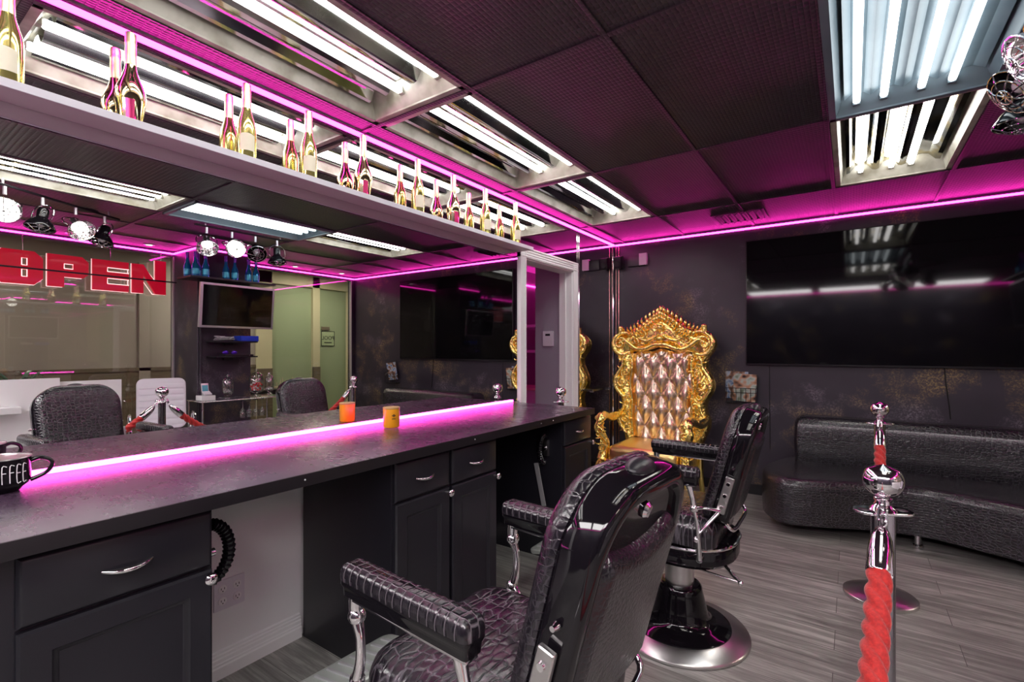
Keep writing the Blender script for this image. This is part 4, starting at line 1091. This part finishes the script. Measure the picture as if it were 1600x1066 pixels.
t = thing('sunglasses', (3.57, 2.62, 1.2535), 'shiny purple sunglasses on the lower small pillar shelf', 'sunglasses')
for s in (-1, 1): MB().sph((0, s * .045, .012), .034, 14, (.35, 1, .62)).build('lens', 'purple', t)
m = MB(); m.tube([(-.01, -.02, .02), (-.016, 0, .024), (-.01, .02, .02)], .003, 6, sub=3)
for s in (-1, 1): m.tube([(0, s * .078, .014), (.06, s * .078, .014), (.12, s * .072, .002)], .003, 6, sub=3)
m.build('frame', 'black', t)
t = thing('media_player', (3.57, 2.70, 1.2255), 'flat black electronic box on the lower small pillar shelf', 'media player')
MB().b2(-.07, .07, -.16, .14, 0, .018, .003).build('body', 'black', t); MB().box((-.0705, .1, .009), (.001, .01, .003)).build('indicator', 'silver', t)

# acrylic bar table with jars
t = thing('bar_table', (3.40, 2.62, 0), 'clear acrylic and chrome bar table before the pillar, jars on top', 'table')
MB().b2(-.17, .17, -.42, .42, .765, .78, .002).build('tabletop', 'jar_glass', t)
MB().b2(-.17, .17, -.42, .42, .30, .312, .002).build('lower_shelf', 'jar_glass', t)
for x in (-.16, .16):
    for y in (-.41, .41): MB().cyl((x, y, 0), (x, y, .765), .009).build('leg', 'chrome', t)
m = MB(); 
for x in (-.17, .17): m.cyl((x, -.42, .772), (x, .42, .772), .006)
for y in (-.42, .42): m.cyl((-.17, y, .772), (.17, y, .772), .006)
for y in (.02, .09, .16, .23): m.b2(-.12, .12, y - .002, y + .002, .748, .764)
m.build('rail', 'chrome', t)
def jar(x, y, h, r, label, candy=False):
    t = thing('candy_jar', (x, y, .7805), label, 'jar', group='glass jars on the bar table')
    MB().lathe([(0, 0), (r * .6, 0), (r * .62, .008), (r * .2, .02), (r * .2, .035), (r * .8, .05), (r, .07), (r, h * .72), (r * .85, h * .78), (r * .85, h * .8)], n=28).build('glass_body', 'jar_glass', t)
    MB().lathe([(r * .95, h * .8), (r * .9, h * .84), (r * .5, h * .92), (r * .15, h * .95), (.006, h * .97), (.018, h * 1.0), (.016, h * 1.05), (.0, h * 1.07)], n=28).build('lid', 'jar_glass', t)
jar(3.36, 2.50, .24, .052, 'empty lidded glass jar on the bar table, left of the candy')
jar(3.36, 2.80, .28, .075, 'large lidded glass jar of red and white candy on the bar table')
jar(3.42, 2.98, .24, .05, 'footed lidded glass jar on the bar table, right of the candy')
rnd = random.Random(3); n = 0
for k in range(60):
    layer = k // 12; a = rnd.uniform(0, 6.28); r = .052 * math.sqrt(rnd.random())
    x = 3.36 + r * math.cos(a); y = 2.80 + r * math.sin(a); z = .855 + layer * .018
    if layer > 4: continue
    m = MB(RZ(a)); m.cyl((-.008, 0, 0), (.008, 0, 0), .0085, n=12); cm = 'candy_r' if k % 2 else 'candy_w'
    o = tag(m.build('candy', cm), ('red' if k % 2 else 'white') + ' wrapped candy inside the large lidded glass jar', 'candy', 'red candies in the glass jar' if k % 2 else 'white candies in the glass jar'); o.location = (x, y, z)
for k, y in enumerate((2.675, 2.745, 2.815, 2.885)):
    t = thing('wine_glass', (3.36, y - .02, .744), 'upside down wine glass hanging under the bar table, %s of four' % ['leftmost', 'second from left', 'third from left', 'rightmost'][k], 'wine glass', group='hanging wine glasses')
    MB().lathe([(0, .0), (.034, -.001), (.033, -.003), (.004, -.01), (.0035, -.08), (.012, -.095), (.032, -.12), (.036, -.15), (.03, -.185), (.0285, -.185)], n=20, cap=False).build('glass_body', 'jar_glass', t)
t = thing('card_reader', (3.36, 2.28, .7805), 'white card reader stand at the left end of the bar table', 'card reader')
MB().b2(-.07, .07, -.06, .07, 0, .05, .008).build('base', 'whitegloss', t); MB(RY(-.4)).box((-.01, 0, .085), (.07, .07, .012), .004).build('keypad', 'whiteplastic', t)
t = thing('mobile_phone', (3.40, 2.30, .831), 'pale phone standing upright on the card reader', 'phone')
MB(RY(.2)).b2(-.004, .004, -.035, .035, 0, .12, .003).build('body', 'silver', t); MB(RY(.2)).b2(-.0052, -.004, -.028, .028, .02, .1).build('screen', pm('lit_phone', (.1, .4, .5), .2), t)

# reception desk, plant, white chair
t = thing('reception_desk', (3.86, .78, 0), 'white glossy reception desk with a raised front panel, seen in the mirror', 'desk')
MB().b2(-.36, -.32, -.7, .42, 0, 1.055, .003).build('front_panel', 'whitegloss', t)
MB().b2(-.32, -.28, .42, .86, 0, 1.02, .003).build('front_panel', 'whitegloss', t)
MB().b2(-.30, .35, -.7, .84, .74, .77, .003).build('desktop', 'whitegloss', t)
MB().b2(-.5, -.0, -.7, .16, .79, .84, .003).build('counter_ledge', 'whitegloss', t)
MB().b2(.3, .34, -.7, .84, 0, .74, .003).build('side_panel', 'white', t)
t = thing('potted_plant', (3.74, .98, .7705), 'dark leafy plant on the reception desk, seen at the left edge of the mirror', 'plant')
MB().lathe([(0, 0), (.06, 0), (.08, .14), (.085, .15), (.078, .15), (.07, .13), (0, .13)], n=24).build('pot', 'gloss', t)
for k in range(12):
    a = k * 2.4; L = .16 + .05 * (k % 3); m = MB(); rs = []
    for j in range(8):
        s = j / 7; r = L * s; zz = .13 + .24 * math.sin(s * 2.) * (.6 + .1 * (k % 4)); w_ = .022 * math.sin(PI * (s * .9 + .08))
        c_, s_ = math.cos(a), math.sin(a)
        rs.append([(r * c_ - w_ * s_, r * s_ + w_ * c_, zz), (r * c_, r * s_, zz - .006), (r * c_ + w_ * s_, r * s_ - w_ * c_, zz), (r * c_, r * s_, zz + .002)])
    m.rings(rs); m.build('leaf', 'leaf', t)
t = thing('office_chair', (3.34, 1.90, 0), 'white ribbed office chair between the desk and the pillar, seen in the mirror', 'chair', .3)
P = rrect(-.2, .2, 0, .5, .06, 5)
m = MB(Matrix.Translation((.16, 0, .52)) @ RY(.2)); m.stack(P, [(.008, -.02), (0, -.012), (0, .012), (.008, .02)], lambda u, v, h: (h, u, v))
for k in range(7): m.box((-.02, 0, .06 + .06 * k), (.012, .36, .045), .005)
m.build('backrest', 'whiteplastic', t)
m = MB(); m.stack(rrect(-.24, .2, -.22, .22, .06, 5), [(.01, .44), (0, .45), (0, .48), (.015, .5), (.04, .505)], lambda u, v, h: (u, v, h)); m.build('seat', 'whiteplastic', t)
for s in (-1, 1): MB().tube([(.2, s * .24, .5), (.16, s * .25, .66), (-.08, s * .25, .67), (-.14, s * .24, .5)], .012, 8, sub=3).build('armrest', 'chrome', t)
m = MB(); m.cyl((0, 0, .07), (0, 0, .45), .025); m.build('gas_column', 'chrome', t)
for k in range(5):
    a = k * 2 * PI / 5; m = MB(); m.tube([(0, 0, .1), (.15 * math.cos(a), .15 * math.sin(a), .09), (.28 * math.cos(a), .28 * math.sin(a), .065)], [.022, .016, .012], 8)
    lg = m.build('leg', 'chrome', t); MB().sph((.28 * math.cos(a), .28 * math.sin(a), .03), .03, 12, (.8, .8, 1)).build('caster', 'black', lg)

# ---------------------------------------------------------------- hallway beyond the glass
HX = 6.0
struct(MB().b2(XR + .1, 8.2, YB - .1, 8.2, 2.62, 2.7).build('ceiling_hall', 'hallceil', smooth=0))
w = MB(); w.b2(HX, HX + .1, YB, 4.15, 1.02, 2.62); struct(w.build('wall_hall', 'hallwall', smooth=0))
w = MB(); w.b2(HX - .02, HX + .1, YB, 4.15, 0, 1.02); w.b2(HX - .03, HX + .0, YB, 4.15, 1.0, 1.05, .004); struct(w.build('wall_hall_panel', 'wainscot', smooth=0))
w = MB()
for y in (3.02, 3.10): pass
w.b2(HX - .03, HX + .05, 2.55, 2.68, 0, 2.5); w.b2(HX - .02, HX + .05, 2.0, 2.68, 2.3, 2.45)
struct(w.build('trim_3', 'hallwall', smooth=0))
struct(MB().b2(XR + .1, 8.1, YB - .1, YB, 0, 2.62).build('wall_hall_back', 'hallwall', smooth=0))
struct(MB().b2(XR + .1, 8.1, 8.1, 8.2, 0, 2.62).build('wall_hall_far', 'cream', smooth=0))
struct(MB().b2(XR + .1, HX + 1.2, YB, 8.1, .001, .004).build('floor_hall', 'hallfloor', smooth=0))
w = MB()
for y0, y1 in ((4.15, 4.42), (5.18, 5.32), (5.92, 6.02), (6.6, 6.8)): w.b2(HX - .03, HX + .1, y0, y1, 0, 2.62, .003)
w.b2(HX - .03, HX + .1, 4.15, 8.1, 2.42, 2.62)
struct(w.build('wall_hall_posts', 'cream', smooth=0))
w = MB()
for y0, y1 in ((4.16, 4.42), (5.18, 5.32)): w.b2(HX - .045, HX, y0, y1, 0, .98)
struct(w.build('trim_4', 'wainscot', smooth=0))
for n, (y0, y1) in enumerate(((4.42, 5.18), (5.32, 5.92), (6.02, 6.6))):
    struct(MB().b2(HX + .03, HX + .05, y0, y1, .03, 2.42).build('window_%d' % (n + 4), 'green_pane', smooth=0))
def text_mesh(txt, size, mat, name, parent, loc, rot):
    cu_ = bpy.data.curves.new('t', 'FONT'); cu_.body = txt; cu_.size = size; cu_.extrude = .001; cu_.align_x = 'CENTER'; cu_.align_y = 'CENTER'
    to = bpy.data.objects.new('t', cu_); col.objects.link(to)
    dg = bpy.context.evaluated_depsgraph_get(); dg.update()
    me = bpy.data.meshes.new_from_object(to.evaluated_get(dg)); bpy.data.objects.remove(to)
    me.materials.clear(); me.materials.append(M[mat])
    o = bpy.data.objects.new(name, me); col.objects.link(o); o.parent = parent; o.location = loc; o.rotation_euler = rot; return o
t = thing('pool_sign', (HX + .024, 5.52, 1.5), 'small square POOL sign on the hallway glass, seen reversed in the mirror', 'sign')
MB().b2(-.006, 0, -.14, .14, -.14, .14, .002).build('plate', pm('sage_sign', (.42, .5, .3), .5), t)
m = MB(); m.b2(-.008, -.005, -.14, -.13, -.14, .14); m.b2(-.008, -.005, .13, .14, -.14, .14); m.b2(-.008, -.005, -.14, .14, .13, .14); m.b2(-.008, -.005, -.14, .14, -.14, -.13); m.b2(-.008, -.005, -.08, .08, -.085, -.065); m.build('border', 'black', t)
text_mesh('POOL', .1, 'black', 'lettering', t, (-.008, 0, .01), (PI / 2, 0, -PI / 2))
tag(MB().b2(HX + .012, HX + .024, 5.38, 5.55, 1.66, 1.72, .002).build('plaque', 'wainscot'), 'small brown plaque above the POOL sign on the hallway glass', 'plaque')
for k, (x, y) in enumerate(((5.2, 3.3), (5.2, 5.0), (5.2, .4), (5.2, 6.9))):
    t = thing('panel_light', (x, y, 2.62), ['square panel light over the hallway, near the pillar', 'square panel light over the hallway, near the POOL sign', 'square panel light over the hallway behind the red sign', 'square panel light over the far end of the hallway'][k], 'panel light', group='hallway panel lights')
    MB().b2(-.31, .31, -.31, .31, -.012, -.001, .002).build('frame', 'white', t); MB().b2(-.29, .29, -.29, .29, -.014, -.0119).build('diffuser', 'panel', t)
t = thing('console_table', (4.75, 3.75, 0), 'low dark console table in the hallway behind the glass', 'table')
MB().b2(-.2, .2, -.6, .6, .66, .74, .005).build('tabletop', 'black', t)
for x in (-.17, .17):
    for y in (-.56, .56): MB().b2(x - .02, x + .02, y - .02, y + .02, 0, .66).build('leg', 'black', t)
t = thing('wood_ornament', (4.75, 4.0, .741), 'pale spiky wooden ornament on the hallway console table', 'ornament')
MB().b2(-.05, .05, -.2, .2, 0, .02, .003).build('base', 'woodpale', t)
for k in range(9): MB().cyl((0, -.18 + .045 * k, .02), (.0, -.19 + .045 * k + .02 * (k % 2), .09 + .03 * (k % 3)), .007, .003, 8).build('spike', 'woodpale', t)

# ---------------------------------------------------------------- lights
def area(name, loc, sx, sy, power, color=(1, 1, 1), rot=(0, 0, 0)):
    l = bpy.data.lights.new(name, 'AREA'); l.shape = 'RECTANGLE'; l.size = sx; l.size_y = sy; l.energy = power; l.color = color
    o = bpy.data.objects.new(name, l); col.objects.link(o); o.location = loc; o.rotation_euler = rot; return o
def spot(name, loc, aim, power, size=1.2):
    l = bpy.data.lights.new(name, 'SPOT'); l.energy = power; l.spot_size = size; l.shadow_soft_size = .03; l.color = (1, .95, .88)
    o = bpy.data.objects.new(name, l); col.objects.link(o); o.location = loc
    o.rotation_euler = (V(aim) - V(loc)).to_track_quat('-Z', 'Y').to_euler(); return o
spot('spot_beam', (2.47, 1.97, 2.16), (1.4, 1.6, 0), 8)
spot('spot_beam', (2.42, 2.18, 2.2), (1.2, 2.6, .5), 8)
w_ = bpy.data.worlds.new('World'); scene.world = w_; w_.use_nodes = True
w_.node_tree.nodes['Background'].inputs[0].default_value = (.02, .02, .02, 1)
w_.node_tree.nodes['Background'].inputs[1].default_value = 1

# ---------------------------------------------------------------- camera and view
cam = bpy.data.cameras.new('Camera'); co = bpy.data.objects.new('Camera', cam); col.objects.link(co)
co.location = (2.05, 0, 1.30); co.rotation_euler = (PI / 2, 0, math.radians(34.9))
cam.sensor_width = 36; cam.lens = 36 * 760 / 1600; cam.shift_y = 13 / 1600; cam.clip_start = .02
scene.camera = co
scene.view_settings.view_transform = 'Standard'; scene.view_settings.look = 'None'
scene.view_settings.exposure = .62; scene.view_settings.gamma = 1; scene.view_settings.use_curve_mapping = False
cy = scene.cycles
cy.use_denoising = True; cy.denoiser = 'OPENIMAGEDENOISE'; cy.max_bounces = 14; cy.glossy_bounces = 10; cy.diffuse_bounces = 5
cy.transparent_max_bounces = 16; cy.sample_clamp_indirect = 6.; cy.blur_glossy = .5; cy.use_light_tree = True
